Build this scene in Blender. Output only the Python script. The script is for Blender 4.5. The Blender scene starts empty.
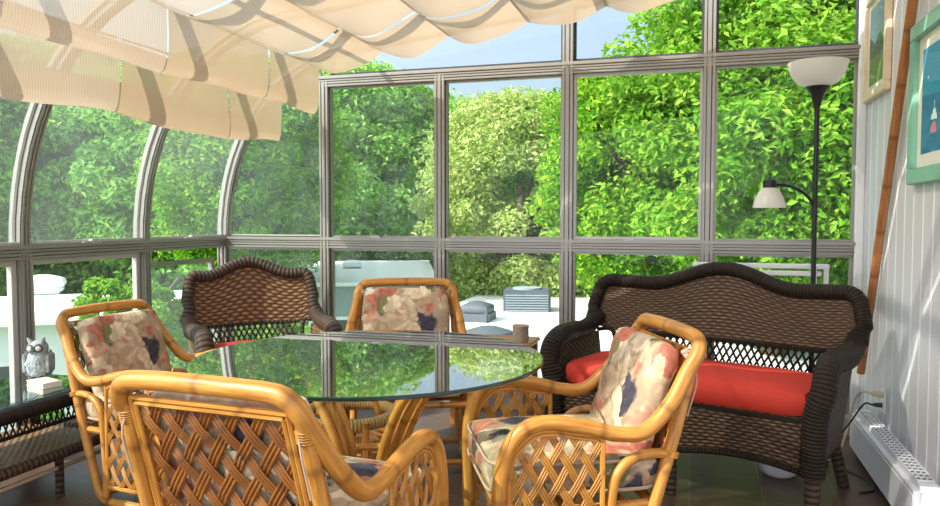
import bpy, bmesh, math, random
from math import sin, cos, pi, radians, sqrt, floor
from mathutils import Vector, Matrix, Quaternion
random.seed(7)
SC = bpy.context.scene
COL = SC.collection

# ------------------------------------------------------------------ materials
def mat(name):
    m = bpy.data.materials.new(name); m.use_nodes = True
    nt = m.node_tree; nt.nodes.clear()
    return m, nt
class NB:
    def __init__(s, nt): s.nt = nt
    def n(s, typ, **kw):
        x = s.nt.nodes.new(typ)
        for k, v in kw.items():
            if k.startswith('i_'):
                x.inputs[k[2:].replace('_', ' ')].default_value = v
            else: setattr(x, k, v)
        return x
    def l(s, a, b): s.nt.links.new(a, b)
    def math(s, op, a, b=None, clamp=False):
        x = s.nt.nodes.new('ShaderNodeMath'); x.operation = op; x.use_clamp = clamp
        for i, v in enumerate((a, b)):
            if v is None: continue
            if isinstance(v, (int, float)): x.inputs[i].default_value = v
            else: s.l(v, x.inputs[i])
        return x.outputs[0]
    def mix(s, f, a, b):
        x = s.nt.nodes.new('ShaderNodeMix'); x.data_type = 'RGBA'
        for sock, v in ((x.inputs[0], f), (x.inputs[6], a), (x.inputs[7], b)):
            if isinstance(v, (int, float)): sock.default_value = v
            elif isinstance(v, tuple): sock.default_value = (*v, 1) if len(v) == 3 else v
            else: s.l(v, sock)
        return x.outputs[2]
    def ramp(s, f, stops, interp='LINEAR'):
        x = s.nt.nodes.new('ShaderNodeValToRGB'); e = x.color_ramp.elements; x.color_ramp.interpolation = interp
        e[0].position = stops[0][0]; e[0].color = (*stops[0][1], 1)
        e[1].position = stops[-1][0]; e[1].color = (*stops[-1][1], 1)
        for p, c in stops[1:-1]:
            el = e.new(p); el.color = (*c, 1)
        s.l(f, x.inputs[0]); return x.outputs[0]
    def coord(s, kind='Object', scale=(1, 1, 1)):
        c = s.nt.nodes.new('ShaderNodeTexCoord'); mp = s.nt.nodes.new('ShaderNodeMapping')
        mp.inputs['Scale'].default_value = scale
        s.l(c.outputs[kind], mp.inputs[0]); return mp.outputs[0]
    def noise(s, vec, scale, detail=3, rough=0.55):
        x = s.n('ShaderNodeTexNoise'); x.inputs['Scale'].default_value = scale
        x.inputs['Detail'].default_value = detail; x.inputs['Roughness'].default_value = rough
        s.l(vec, x.inputs['Vector']); return x.outputs['Fac']
    def out(s, sh):
        o = s.n('ShaderNodeOutputMaterial'); s.l(sh, o.inputs[0])
    def bump(s, h, strength=0.3, dist=0.01):
        b = s.n('ShaderNodeBump'); b.inputs['Strength'].default_value = strength; b.inputs['Distance'].default_value = dist
        s.l(h, b.inputs['Height']); return b.outputs[0]
    def pbr(s, col, rough=0.5, metal=0, spec=0.5, normal=None, coat=0, **kw):
        p = s.n('ShaderNodeBsdfPrincipled')
        if isinstance(col, tuple): p.inputs['Base Color'].default_value = (*col, 1)
        else: s.l(col, p.inputs['Base Color'])
        if isinstance(rough, (int, float)): p.inputs['Roughness'].default_value = rough
        else: s.l(rough, p.inputs['Roughness'])
        p.inputs['Metallic'].default_value = metal; p.inputs['Specular IOR Level'].default_value = spec
        p.inputs['Coat Weight'].default_value = coat; p.inputs['Coat Roughness'].default_value = 0.15
        if normal is not None: s.l(normal, p.inputs['Normal'])
        for k, v in kw.items(): p.inputs[k.replace('_', ' ')].default_value = v
        return p.outputs[0]

def simple(name, col, rough=0.5, metal=0, coat=0, var=0.12, vs=20, bump=0.0):
    m, nt = mat(name); b = NB(nt)
    v = b.coord('Object'); f = b.noise(v, vs)
    c2 = tuple(max(0, min(1, x * (1 - var))) for x in col); c3 = tuple(min(1, x * (1 + var)) for x in col)
    c = b.mix(f, c2, c3)
    nrm = b.bump(f, bump, 0.01) if bump else None
    b.out(b.pbr(c, rough, metal, coat=coat, normal=nrm)); return m

def rattan(name, c1, c2, c3):
    m, nt = mat(name); b = NB(nt)
    uv = b.coord('UV', (6, 60, 1)); f = b.noise(uv, 1.0, 5, 0.65)
    big = b.noise(b.coord('Object'), 9, 2)
    c = b.ramp(f, [(0.25, c1), (0.52, c2), (0.78, c3)])
    c = b.mix(b.math('MULTIPLY', big, 0.55), c, c1)
    # node rings along the cane
    u = b.n('ShaderNodeSeparateXYZ'); b.l(b.coord('UV'), u.inputs[0])
    w = b.math('POWER', b.math('ABSOLUTE', b.math('SINE', b.math('MULTIPLY', u.outputs[0], 13.0))), 90)
    c = b.mix(b.math('MULTIPLY', w, 0.55), c, tuple(x * 0.45 for x in c1))
    b.out(b.pbr(c, 0.42, spec=0.4, coat=0.12 if name != 'split_cane' else 0, normal=b.bump(f, 0.2, 0.004))); return m

def floral():
    m, nt = mat('floral_fabric'); b = NB(nt)
    co = b.coord('Object')
    nz = b.n('ShaderNodeTexNoise'); nz.inputs['Scale'].default_value = 11.0; nz.inputs['Detail'].default_value = 3
    b.l(co, nz.inputs['Vector'])
    vm = b.n('ShaderNodeVectorMath', operation='MULTIPLY_ADD')
    b.l(nz.outputs['Color'], vm.inputs[0]); vm.inputs[1].default_value = (0.17, 0.17, 0.17); b.l(co, vm.inputs[2])
    def vor(scale, feature='F1'):
        v = b.n('ShaderNodeTexVoronoi'); v.inputs['Scale'].default_value = scale; b.l(vm.outputs[0], v.inputs['Vector']); return v
    v1 = vor(13.0)
    sep = b.n('ShaderNodeSeparateColor'); b.l(v1.outputs['Color'], sep.inputs[0])
    pal = b.ramp(sep.outputs[0], [(0.0, (0.56, 0.42, 0.29)), (0.20, (0.47, 0.16, 0.115)), (0.36, (0.66, 0.52, 0.37)), (0.50, (0.52, 0.30, 0.21)), (0.62, (0.20, 0.19, 0.09)), (0.72, (0.70, 0.58, 0.43)), (0.82, (0.055, 0.05, 0.075)), (0.90, (0.46, 0.33, 0.22))], 'CONSTANT')
    v2 = vor(27.0)
    petals = b.ramp(v2.outputs['Distance'], [(0.0, (1.15, 1.08, 1.0)), (0.45, (0.9, 0.86, 0.82)), (0.75, (0.58, 0.55, 0.5))])
    mul = b.n('ShaderNodeMix', data_type='RGBA', blend_type='MULTIPLY'); mul.inputs[0].default_value = 0.8
    b.l(pal, mul.inputs[6]); b.l(petals, mul.inputs[7])
    base = b.mix(b.noise(co, 5, 3), (0.50, 0.36, 0.24), (0.22, 0.16, 0.11))
    edge = b.ramp(v1.outputs['Distance'], [(0.55, (1, 1, 1)), (0.85, (0, 0, 0))])
    c = b.mix(edge, base, mul.outputs[2])
    weave = b.noise(co, 220, 1)
    b.out(b.pbr(c, 0.85, spec=0.2, normal=b.bump(weave, 0.15, 0.003))); return m

def wicker(name, dark, light, row=0.022, per=0.05, wrap=False):
    m, nt = mat(name); b = NB(nt)
    s = b.n('ShaderNodeSeparateXYZ'); b.l(b.coord('UV'), s.inputs[0]); u, v = s.outputs[0], s.outputs[1]
    if wrap:
        h = b.math('ABSOLUTE', b.math('SINE', b.math('MULTIPLY', u, pi / row)))
        h2 = b.math('ABSOLUTE', b.math('SINE', b.math('MULTIPLY', u, 4 * pi / row)))
        h = b.math('ADD', b.math('MULTIPLY', h, 0.8), b.math('MULTIPLY', h2, 0.2))
    else:
        r = b.math('DIVIDE', v, row); fl = b.math('FLOOR', r)
        prof = b.math('ABSOLUTE', b.math('SINE', b.math('MULTIPLY', r, pi)))
        ph = b.math('MULTIPLY', fl, pi)
        sn = b.math('SINE', b.math('ADD', b.math('MULTIPLY', u, 2 * pi / per), ph))
        sn = b.math('ADD', b.math('MULTIPLY', sn, 0.42), 0.58)
        h = b.math('MULTIPLY', b.math('POWER', prof, 0.6), sn)
    nz = b.noise(b.coord('Object'), 60, 2)
    f = b.math('MULTIPLY', h, b.math('ADD', b.math('MULTIPLY', nz, 0.9), 0.5), True)
    c = b.mix(f, dark, light)
    b.out(b.pbr(c, 0.45, spec=0.16 if wrap else 0.25, normal=b.bump(h, 0.9, 0.008))); return m

def glass_pane(name, tint, dust, rough=0.0, gmul=1.0):
    m, nt = mat(name); b = NB(nt)
    t = b.n('ShaderNodeBsdfTransparent'); t.inputs[0].default_value = (*tint, 1)
    g = b.n('ShaderNodeBsdfGlossy'); g.inputs['Roughness'].default_value = rough
    gm = b.n('ShaderNodeNewGeometry'); vd = b.n('ShaderNodeVectorMath', operation='DOT_PRODUCT')
    b.l(gm.outputs['Incoming'], vd.inputs[0]); b.l(gm.outputs['Normal'], vd.inputs[1])
    k = b.math('POWER', b.math('SUBTRACT', 1.0, b.math('ABSOLUTE', vd.outputs['Value'])), 5)
    fr = b.math('ADD', b.math('MULTIPLY', k, 0.96), 0.04)
    mx = b.n('ShaderNodeMixShader'); b.l(b.math('MULTIPLY', fr, gmul, True), mx.inputs[0]); b.l(t.outputs[0], mx.inputs[1]); b.l(g.outputs[0], mx.inputs[2])
    sh = mx.outputs[0]
    if dust:
        d = b.n('ShaderNodeBsdfDiffuse'); d.inputs[0].default_value = (0.86, 0.92, 0.9, 1)
        tr = b.n('ShaderNodeBsdfTranslucent'); tr.inputs[0].default_value = (0.86, 0.92, 0.9, 1)
        dm = b.n('ShaderNodeMixShader'); dm.inputs[0].default_value = 0.6; b.l(d.outputs[0], dm.inputs[1]); b.l(tr.outputs[0], dm.inputs[2])
        nz = b.noise(b.coord('Object'), 1.7, 4, 0.6)
        fac = b.math('MULTIPLY', b.math('ADD', b.math('MULTIPLY', nz, 1.2), 0.4), dust, True)
        m2 = b.n('ShaderNodeMixShader'); b.l(fac, m2.inputs[0]); b.l(sh, m2.inputs[1]); b.l(dm.outputs[0], m2.inputs[2]); sh = m2.outputs[0]
    b.out(sh); return m

def shade_fabric(name, col, mesh=0.0):
    m, nt = mat(name); b = NB(nt)
    co = b.coord('UV'); nz = b.noise(co, 140, 2)
    c = b.mix(nz, tuple(x * 0.94 for x in col), col)
    d = b.n('ShaderNodeBsdfDiffuse'); b.l(c, d.inputs[0])
    t = b.n('ShaderNodeBsdfTranslucent'); b.l(c, t.inputs[0])
    mx = b.n('ShaderNodeMixShader'); mx.inputs[0].default_value = 0.52; b.l(d.outputs[0], mx.inputs[1]); b.l(t.outputs[0], mx.inputs[2])
    tr = b.n('ShaderNodeBsdfTransparent'); tr.inputs[0].default_value = (1, 0.97, 0.94, 1)
    m2 = b.n('ShaderNodeMixShader')
    if mesh:
        s = b.n('ShaderNodeSeparateXYZ'); b.l(co, s.inputs[0])
        w = b.math('ABSOLUTE', b.math('SINE', b.math('MULTIPLY', s.outputs[1], pi / 0.014)))
        b.l(b.math('ADD', b.math('MULTIPLY', w, 0.22), mesh), m2.inputs[0])
    else: m2.inputs[0].default_value = 0.10
    b.l(mx.outputs[0], m2.inputs[1]); b.l(tr.outputs[0], m2.inputs[2])
    b.out(m2.outputs[0]); return m

def leaf_mat(name, c1, c2, c3):
    m, nt = mat(name); b = NB(nt)
    g = b.n('ShaderNodeNewGeometry')
    big = b.noise(b.coord('Object'), 1.3, 2)
    f = b.math('ADD', b.math('MULTIPLY', g.outputs['Random Per Island'], 0.55), b.math('MULTIPLY', big, 0.58), True)
    c = b.ramp(f, [(0.15, c1), (0.5, c2), (0.9, c3)])
    p = b.pbr(c, 0.6, spec=0.12)
    t = b.n('ShaderNodeBsdfTranslucent'); b.l(c, t.inputs[0])
    mx = b.n('ShaderNodeMixShader'); mx.inputs[0].default_value = 0.38; b.l(p, mx.inputs[1]); b.l(t.outputs[0], mx.inputs[2])
    b.out(mx.outputs[0]); return m

M = {}
M['rattan'] = rattan('honey_rattan', (0.27, 0.085, 0.012), (0.58, 0.255, 0.043), (0.80, 0.46, 0.12))
M['lattice'] = rattan('split_cane', (0.09, 0.024, 0.004), (0.27, 0.085, 0.011), (0.56, 0.24, 0.04))
M['cane_gold'] = rattan('golden_split_cane', (0.26, 0.085, 0.012), (0.52, 0.23, 0.038), (0.74, 0.42, 0.11))
M['rattan_pale'] = rattan('pale_rattan', (0.50, 0.29, 0.10), (0.70, 0.46, 0.19), (0.82, 0.60, 0.30))
M['floral'] = floral()
M['piping'] = simple('cushion_piping', (0.40, 0.29, 0.21), 0.8)
M['wicker'] = wicker('dark_wicker', (0.012, 0.007, 0.004), (0.150, 0.084, 0.047), 0.017, 0.045)
M['wicker_big'] = wicker('brown_wicker', (0.030, 0.016, 0.009), (0.38, 0.205, 0.098), 0.025, 0.056)
M['wicker_wrap'] = wicker('wrapped_wicker', (0.006, 0.004, 0.003), (0.032, 0.022, 0.016), 0.015, wrap=True)
M['wicker_wrap_b'] = wicker('wrapped_wicker_brown', (0.014, 0.009, 0.007), (0.10, 0.064, 0.046), 0.026, wrap=True)
M['wicker_shelf'] = wicker('shelf_wicker', (0.075, 0.042, 0.022), (0.40, 0.23, 0.12), 0.016, 0.04)
M['red'] = simple('red_cushion', (0.44, 0.024, 0.010), 0.8, var=0.08, vs=40, bump=0.1)
M['alu'] = simple('aluminium_frame', (0.34, 0.31, 0.285), 0.38, 0.55, var=0.06, vs=8)
M['alu_groove_shade'] = simple('groove_shade_aluminium', (0.13, 0.12, 0.11), 0.5, 0.3, var=0.06, vs=8)  # shade in the grooves between ridges, put into the core colour
M['alu_pale'] = simple('pale_aluminium', (0.50, 0.47, 0.455), 0.4, 0.3, var=0.05)
M['gasket'] = simple('black_gasket', (0.02, 0.02, 0.022), 0.6)
M['pane'] = glass_pane('window_glass', (0.96, 0.985, 0.97), 0.012, gmul=0.25)
M['pane_hazy'] = glass_pane('hazy_window_glass', (0.93, 0.98, 0.96), 0.045, gmul=0.3)
M['pane_clear'] = glass_pane('clear_window_glass', (0.985, 0.99, 0.99), 0.0, gmul=0.25)
M['table_glass'] = glass_pane('table_glass', (0.90, 0.965, 0.94), 0.0, gmul=2.1)
M['glass_edge'] = simple('green_glass_edge', (0.004, 0.020, 0.016), 0.2, coat=0.1)
M['white_trim'] = simple('white_trim_paint', (0.80, 0.80, 0.81), 0.45, var=0.03)
M['shade'] = shade_fabric('cream_shade', (0.55, 0.395, 0.265))
M['shade_mesh'] = shade_fabric('cream_mesh_shade', (0.60, 0.455, 0.35), 0.06)
M['shade_rod'] = simple('shade_rod', (0.55, 0.5, 0.45), 0.5)
M['black'] = simple('black_metal', (0.006, 0.006, 0.007), 0.45)
M['opal'] = None
m, nt = mat('opal_plastic'); b = NB(nt)
d = b.pbr((0.86, 0.83, 0.80), 0.3); t = b.n('ShaderNodeBsdfTranslucent'); t.inputs[0].default_value = (0.95, 0.93, 0.9, 1)
mx = b.n('ShaderNodeMixShader'); mx.inputs[0].default_value = 0.45; b.l(d, mx.inputs[1]); b.l(t.outputs[0], mx.inputs[2]); b.out(mx.outputs[0]); M['opal'] = m
M['wood'] = rattan('red_brown_wood', (0.26, 0.085, 0.025), (0.46, 0.18, 0.055), (0.66, 0.33, 0.13))
M['wood_pale'] = simple('pale_wood_frame', (0.70, 0.56, 0.40), 0.5)
M['mint'] = simple('mint_green_paint', (0.22, 0.47, 0.35), 0.5)
M['mat_white'] = simple('mat_board', (0.82, 0.78, 0.70), 0.8, var=0.03)
M['heater'] = simple('white_enamel', (0.78, 0.79, 0.83), 0.4, var=0.03)
M['dark_slot'] = simple('dark_slot', (0.10, 0.09, 0.09), 0.7)
M['beige_plastic'] = simple('beige_plastic', (0.62, 0.52, 0.33), 0.5)
M['owl'] = simple('owl_feathers', (0.33, 0.36, 0.38), 0.8, var=0.75, vs=42, bump=0.6)
M['owl_dark'] = simple('owl_dark', (0.06, 0.06, 0.065), 0.5)
M['owl_eye'] = simple('owl_eye', (0.62, 0.58, 0.50), 0.25)
M['paper'] = simple('cream_paper', (0.80, 0.66, 0.48), 0.8)
M['stone'] = simple('knobbly_stoneware', (0.36, 0.28, 0.21), 0.8, var=0.5, vs=45, bump=0.5)
M['white_bowl'] = simple('white_ceramic', (0.78, 0.82, 0.88), 0.25)
M['cane_rope'] = wicker('rope_wrap', (0.22, 0.11, 0.03), (0.62, 0.40, 0.15), 0.014, wrap=True)
M['orange_wood'] = rattan('orange_cane', (0.36, 0.12, 0.02), (0.60, 0.24, 0.05), (0.72, 0.36, 0.10))
M['roof_white'] = simple('white_roof_membrane', (0.86, 0.87, 0.88), 0.6, var=0.03, vs=2)
M['roof_grey'] = simple('grey_roof', (0.76, 0.78, 0.80), 0.6, var=0.06, vs=3)
M['siding'] = simple('grey_blue_siding', (0.26, 0.33, 0.36), 0.7)
M['siding_white'] = simple('white_siding', (0.72, 0.76, 0.80), 0.6)
M['ac_grey'] = simple('grey_metal_unit', (0.085, 0.10, 0.12), 0.6, var=0.15, vs=6)
M['pink'] = simple('pink_red_box', (0.70, 0.10, 0.12), 0.5)
M['bark'] = simple('bark', (0.10, 0.075, 0.05), 0.9, var=0.4, vs=12, bump=0.4)
M['leaf_maple'] = leaf_mat('maple_leaves', (0.03, 0.14, 0.005), (0.14, 0.40, 0.012), (0.44, 0.60, 0.05))
M['leaf_bright'] = leaf_mat('bright_leaves', (0.06, 0.24, 0.012), (0.19, 0.44, 0.03), (0.38, 0.56, 0.07))
M['leaf_mid'] = leaf_mat('mid_green_leaves', (0.08, 0.27, 0.03), (0.27, 0.55, 0.09), (0.54, 0.74, 0.20))
M['leaf_yellow'] = leaf_mat('yellow_green_leaves', (0.20, 0.36, 0.06), (0.42, 0.56, 0.14), (0.70, 0.70, 0.32))
M['leaf_dark'] = leaf_mat('dark_leaves', (0.05, 0.18, 0.02), (0.16, 0.40, 0.06), (0.36, 0.58, 0.13))

# right wall: white tongue-and-groove boards
m, nt = mat('white_boards'); b = NB(nt)
s = b.n('ShaderNodeSeparateXYZ'); b.l(b.coord('Object'), s.inputs[0])
w = b.math('POWER', b.math('ABSOLUTE', b.math('COSINE', b.math('MULTIPLY', s.outputs[1], pi / 0.14))), 34)
c = b.mix(w, (0.60, 0.59, 0.635), (0.92, 0.92, 0.91))
c = b.mix(b.math('MULTIPLY', b.noise(b.coord('Object', (1, 3, 0.6)), 3, 3), 0.25), c, (0.52, 0.51, 0.55))
b.out(b.pbr(c, 0.45, normal=b.bump(w, 0.5, 0.006))); M['boards'] = m
# floor: brown slate tiles
m, nt = mat('slate_tiles'); b = NB(nt)
co = b.coord('Object')
br = b.n('ShaderNodeTexBrick', offset=0.0, squash=1.0); br.inputs['Scale'].default_value = 1.0
br.inputs['Brick Width'].default_value = 0.31; br.inputs['Row Height'].default_value = 0.31; br.inputs['Mortar Size'].default_value = 0.004
br.inputs['Color1'].default_value = (0.10, 0.056, 0.040, 1); br.inputs['Color2'].default_value = (0.16, 0.088, 0.058, 1); br.inputs['Mortar'].default_value = (0.22, 0.17, 0.14, 1)
b.l(co, br.inputs['Vector'])
nz = b.noise(co, 7, 5, 0.65)
c = b.mix(nz, br.outputs['Color'], (0.06, 0.045, 0.042))
c = b.mix(b.math('MULTIPLY', b.noise(co, 2.2, 3), 0.35), c, (0.19, 0.10, 0.065))
b.out(b.pbr(c, 0.36, spec=0.28, normal=b.bump(nz, 0.25, 0.01))); M['tiles'] = m
# ground
m, nt = mat('lawn'); b = NB(nt); co = b.coord('Object')
c = b.mix(b.noise(co, 0.6, 5), (0.07, 0.15, 0.03), (0.20, 0.27, 0.08)); b.out(b.pbr(c, 0.9)); M['lawn'] = m

# ------------------------------------------------------------------ mesh builder
class MB:
    def __init__(s): s.v = []; s.f = []; s.uv = []; s.mi = []
    def add(s, verts, faces, uvs=None, mi=0):
        o = len(s.v); s.v += [tuple(p) for p in verts]
        for k, f in enumerate(faces):
            s.f.append([i + o for i in f]); s.mi.append(mi)
            s.uv.append(uvs[k] if uvs else [(0, 0)] * len(f))
        return s
    def box(s, lo, hi, mi=0, mtx=None):
        x0, y0, z0 = lo; x1, y1, z1 = hi
        P = [(x0,y0,z0),(x1,y0,z0),(x1,y1,z0),(x0,y1,z0),(x0,y0,z1),(x1,y0,z1),(x1,y1,z1),(x0,y1,z1)]
        if mtx: P = [mtx @ Vector(p) for p in P]
        F = [(0,3,2,1),(4,5,6,7),(0,1,5,4),(1,2,6,5),(2,3,7,6),(3,0,4,7)]
        U = []
        for f in F:
            a, bb, d = Vector(P[f[0]]), Vector(P[f[1]]), Vector(P[f[3]])
            w, h = (bb - a).length, (d - a).length
            U.append([(0,0),(w,0),(w,h),(0,h)])
        return s.add(P, F, U, mi)
    def bevbox(s, lo, hi, bv=0.006, mi=0, mtx=None):
        bm = bmesh.new(); bmesh.ops.create_cube(bm, size=1)
        c = [(a + b_) / 2 for a, b_ in zip(lo, hi)]; d = [b_ - a for a, b_ in zip(lo, hi)]
        for v in bm.verts: v.co = Vector([v.co[i] * d[i] + c[i] for i in range(3)])
        bmesh.ops.bevel(bm, geom=bm.edges[:], offset=min(bv, min(d) * 0.45), segments=2, affect='EDGES')
        bm.verts.ensure_lookup_table()
        P = [mtx @ v.co if mtx else v.co.copy() for v in bm.verts]
        s.add(P, [[v.index for v in f.verts] for f in bm.faces], None, mi); bm.free(); return s
    def tube(s, pts, r, n=10, closed=False, mi=0, flat=1.0, caps=True, up=None):
        pts = [Vector(p) for p in pts]; N = len(pts)
        rr = r if isinstance(r, (list, tuple)) else [r] * N
        tang = []
        for i in range(N):
            a = pts[(i - 1) % N] if (closed or i) else pts[i]; c_ = pts[(i + 1) % N] if (closed or i < N - 1) else pts[i]
            t = (c_ - a); tang.append(t.normalized() if t.length > 1e-9 else Vector((0, 0, 1)))
        nrm = Vector(up) if up else (Vector((0, 0, 1)) if abs(tang[0].z) < 0.9 else Vector((0, 1, 0)))
        nrm = (nrm - tang[0] * nrm.dot(tang[0])).normalized()
        V, L = [], 0; Ls = []
        for i in range(N):
            if i:
                L += (pts[i] - pts[i - 1]).length
                nrm = (nrm - tang[i] * nrm.dot(tang[i]))
                nrm = nrm.normalized() if nrm.length > 1e-6 else tang[i].orthogonal().normalized()
            Ls.append(L); bn = tang[i].cross(nrm)
            for k in range(n):
                a = 2 * pi * k / n
                V.append(pts[i] + (nrm * cos(a) * flat + bn * sin(a)) * rr[i])
        F, U = [], []
        R = max(rr)
        for i in range(N if closed else N - 1):
            j = (i + 1) % N; lj = Ls[j] if j else L + (pts[0] - pts[-1]).length
            for k in range(n):
                k2 = (k + 1) % n
                F.append((i*n+k, i*n+k2, j*n+k2, j*n+k))
                v0, v1 = 2*pi*R*k/n, 2*pi*R*(k+1)/n
                U.append([(Ls[i], v0), (Ls[i], v1), (lj, v1), (lj, v0)])
        if caps and not closed:
            F.append(tuple(range(n))[::-1]); U.append([(0, 0)] * n)
            F.append(tuple((N-1)*n + k for k in range(n))); U.append([(L, 0)] * n)
        return s.add(V, F, U, mi)
    def lathe(s, prof, n=24, c=(0, 0, 0), mi=0, mtx=None):
        V, F, U = [], [], []
        for r, z in prof:
            for k in range(n):
                a = 2*pi*k/n; p = Vector((c[0] + r*cos(a), c[1] + r*sin(a), c[2] + z)); V.append(mtx @ p if mtx else p)
        L = 0
        for i in range(len(prof) - 1):
            dl = sqrt((prof[i+1][0]-prof[i][0])**2 + (prof[i+1][1]-prof[i][1])**2)
            for k in range(n):
                k2 = (k+1) % n; F.append((i*n+k, i*n+k2, (i+1)*n+k2, (i+1)*n+k))
                R = max(prof[i][0], prof[i+1][0])
                U.append([(2*pi*R*k/n, L), (2*pi*R*(k+1)/n, L), (2*pi*R*(k+1)/n, L+dl), (2*pi*R*k/n, L+dl)])
            L += dl
        return s.add(V, F, U, mi)
    def grid(s, fn, nu, nv, su=1, sv=1, mi=0, thick=0, wrap=False):
        P = [[Vector(fn(i/nu, j/nv)) for i in range(nu+1)] for j in range(nv+1)]
        cu = [0]*(nu+1)
        V = [p for row in P for p in row]; F, U = [], []
        for j in range(nv):
            for i in range(nu):
                F.append((j*(nu+1)+i, j*(nu+1)+i+1, (j+1)*(nu+1)+i+1, (j+1)*(nu+1)+i))
                U.append([(i/nu*su, j/nv*sv), ((i+1)/nu*su, j/nv*sv), ((i+1)/nu*su, (j+1)/nv*sv), (i/nu*su, (j+1)/nv*sv)])
        if thick:
            o = len(V); NRM = []
            for j in range(nv+1):
                for i in range(nu+1):
                    a = P[j][min(i+1, nu)] - P[j][max(i-1, 0)]; c_ = P[min(j+1, nv)][i] - P[max(j-1, 0)][i]
                    nn = a.cross(c_); NRM.append(nn.normalized() if nn.length > 1e-9 else Vector((0, 0, 1)))
            V += [V[k] - NRM[k] * thick for k in range(o)]
            F += [tuple(o + i for i in f[::-1]) for f in F[:nu*nv]]; U += [u[::-1] for u in U[:nu*nv]]
            loop = [i for i in range(nu)] + [j*(nu+1)+nu for j in range(nv)] + [nv*(nu+1)+i for i in range(nu, 0, -1)] + [j*(nu+1) for j in range(nv, 0, -1)]
            for k in range(len(loop)):
                a, b_ = loop[k], loop[(k+1) % len(loop)]; F.append((b_, a, a+o, b_+o)); U.append([(0, 0)]*4)
        return s.add(V, F, U, mi)
    def cushion(s, w, d, h, r=None, bulge=0.25, n=14, mi=0, mtx=None, wob=0.0):
        r = r or h * 0.48
        idx = {}; V = []; F = []; U = []
        def vert(p):
            key = tuple(round(x, 4) for x in p)
            if key in idx: return idx[key]
            x, y, z = p
            core = Vector((max(-1, min(1, x)) * (w/2 - r), y * (d/2 - r), z * max(h/2 - r, 0)))
            dr = Vector((abs(x)**6 * x, abs(y)**6 * y, z)); dr = dr.normalized() if dr.length > 0 else dr
            q = core + dr * r
            q.z += (1 if z > 0 else -1) * abs(z)**2 * bulge * h * (1 - x*x) * (1 - y*y)
            if wob: q += Vector((0, 0, wob * sin(7*x + 3*y) * cos(5*y - 2*x)))
            idx[key] = len(V); V.append(mtx @ q if mtx else q); return idx[key]
        for ax in range(3):
            for sg in (-1, 1):
                nn = n if ax == 2 else n
                for i in range(nn):
                    for j in range(nn):
                        c4 = []
                        for (a, b_) in ((i, j), (i+1, j), (i+1, j+1), (i, j+1)):
                            pa, pb = -1 + 2*a/nn, -1 + 2*b_/nn
                            p = [0, 0, 0]; p[ax] = sg; p[(ax+1) % 3] = pa; p[(ax+2) % 3] = pb
                            c4.append(vert(p))
                        if sg < 0: c4 = c4[::-1]
                        F.append(tuple(c4)); U.append([(i/nn*w, j/nn*d)]*4)
        return s.add(V, F, U, mi)
    def build(s, name, mats, parent=None, smooth=True, loc=None):
        me = bpy.data.meshes.new(name)
        me.from_pydata(s.v, [], s.f); me.update()
        ul = me.uv_layers.new(name='UVMap')
        flat = [c for u in s.uv for p in u for c in p]
        ul.data.foreach_set('uv', flat)
        for m_ in (mats if isinstance(mats, (list, tuple)) else [mats]): me.materials.append(m_)
        me.polygons.foreach_set('material_index', s.mi)
        if smooth:
            me.polygons.foreach_set('use_smooth', [True] * len(me.polygons))
            try: me.set_sharp_from_angle(angle=radians(42))
            except Exception: pass
        o = bpy.data.objects.new(name, me); COL.objects.link(o)
        if parent: o.parent = parent
        if loc: o.location = loc
        return o

def crv(pts, per=6, closed=False):
    P = [Vector(p) for p in pts]; N = len(P); out = []
    for i in range(N if closed else N - 1):
        if closed: a, b_, c_, d = P[(i-1) % N], P[i], P[(i+1) % N], P[(i+2) % N]
        else:
            b_, c_ = P[i], P[i+1]; a = P[i-1] if i else b_*2 - c_; d = P[i+2] if i + 2 < N else c_*2 - b_
        for k in range(per):
            t = k / per
            out.append(0.5*((2*b_) + (c_-a)*t + (2*a-5*b_+4*c_-d)*t*t + (3*b_-a-3*c_+d)*t**3))
    if not closed: out.append(P[-1])
    return out

def tag(o, label=None, cat=None, group=None, kind=None):
    if label: o['label'] = label
    if cat: o['category'] = cat
    if group: o['group'] = group
    if kind: o['kind'] = kind
    return o
def empty(name, loc=(0, 0, 0), rz=0, scale=1):
    o = bpy.data.objects.new(name, None); COL.objects.link(o); o.empty_display_size = 0.1
    o.location = loc; o.rotation_euler = (0, 0, rz); o.scale = (scale,)*3
    return o
def struct(o): o['kind'] = 'structure'; return o
def kids(o): return [c for c in bpy.data.objects if c.parent == o]
def copy_tree(o, parent=None):
    ks = kids(o); c = o.copy(); COL.objects.link(c)
    if parent: c.parent = parent
    for k in ks: copy_tree(k, c)
    return c

# ------------------------------------------------------------------ room constants
YB, XL, XR = 4.65, -3.219, 0.907
ZM, ZT, ZS = 1.052, 2.137, 0.13
PX = [-2.401, -1.574, -0.747, 0.080, 0.907]
LY = [4.65, 3.808, 2.945, 2.082, 1.219, 0.356, -0.507, -1.37]
YF = -1.37
def zroof(x): return 2.400 + 0.117 * (x + 2.0)
def bez(P, t):
    a, b_, c_, d = [Vector(p) for p in P]; u = 1 - t
    return a*u**3 + b_*3*u*u*t + c_*3*u*t*t + d*t**3
XE = -2.15
def eave(t):   # curved eave profile in (x, z): vertical at the mid rail, on to the roof slope
    p = bez([(XL, ZM, 0), (XL, ZM + 0.78, 0), (XE - 0.62, zroof(XE - 0.62) + 0.01, 0), (XE, zroof(XE), 0)], t)
    return p.x, p.y
def roofprof(n=14):
    pts = [eave(i / n) for i in range(n + 1)]
    pts.append((XR, zroof(XR))); return pts

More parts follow.
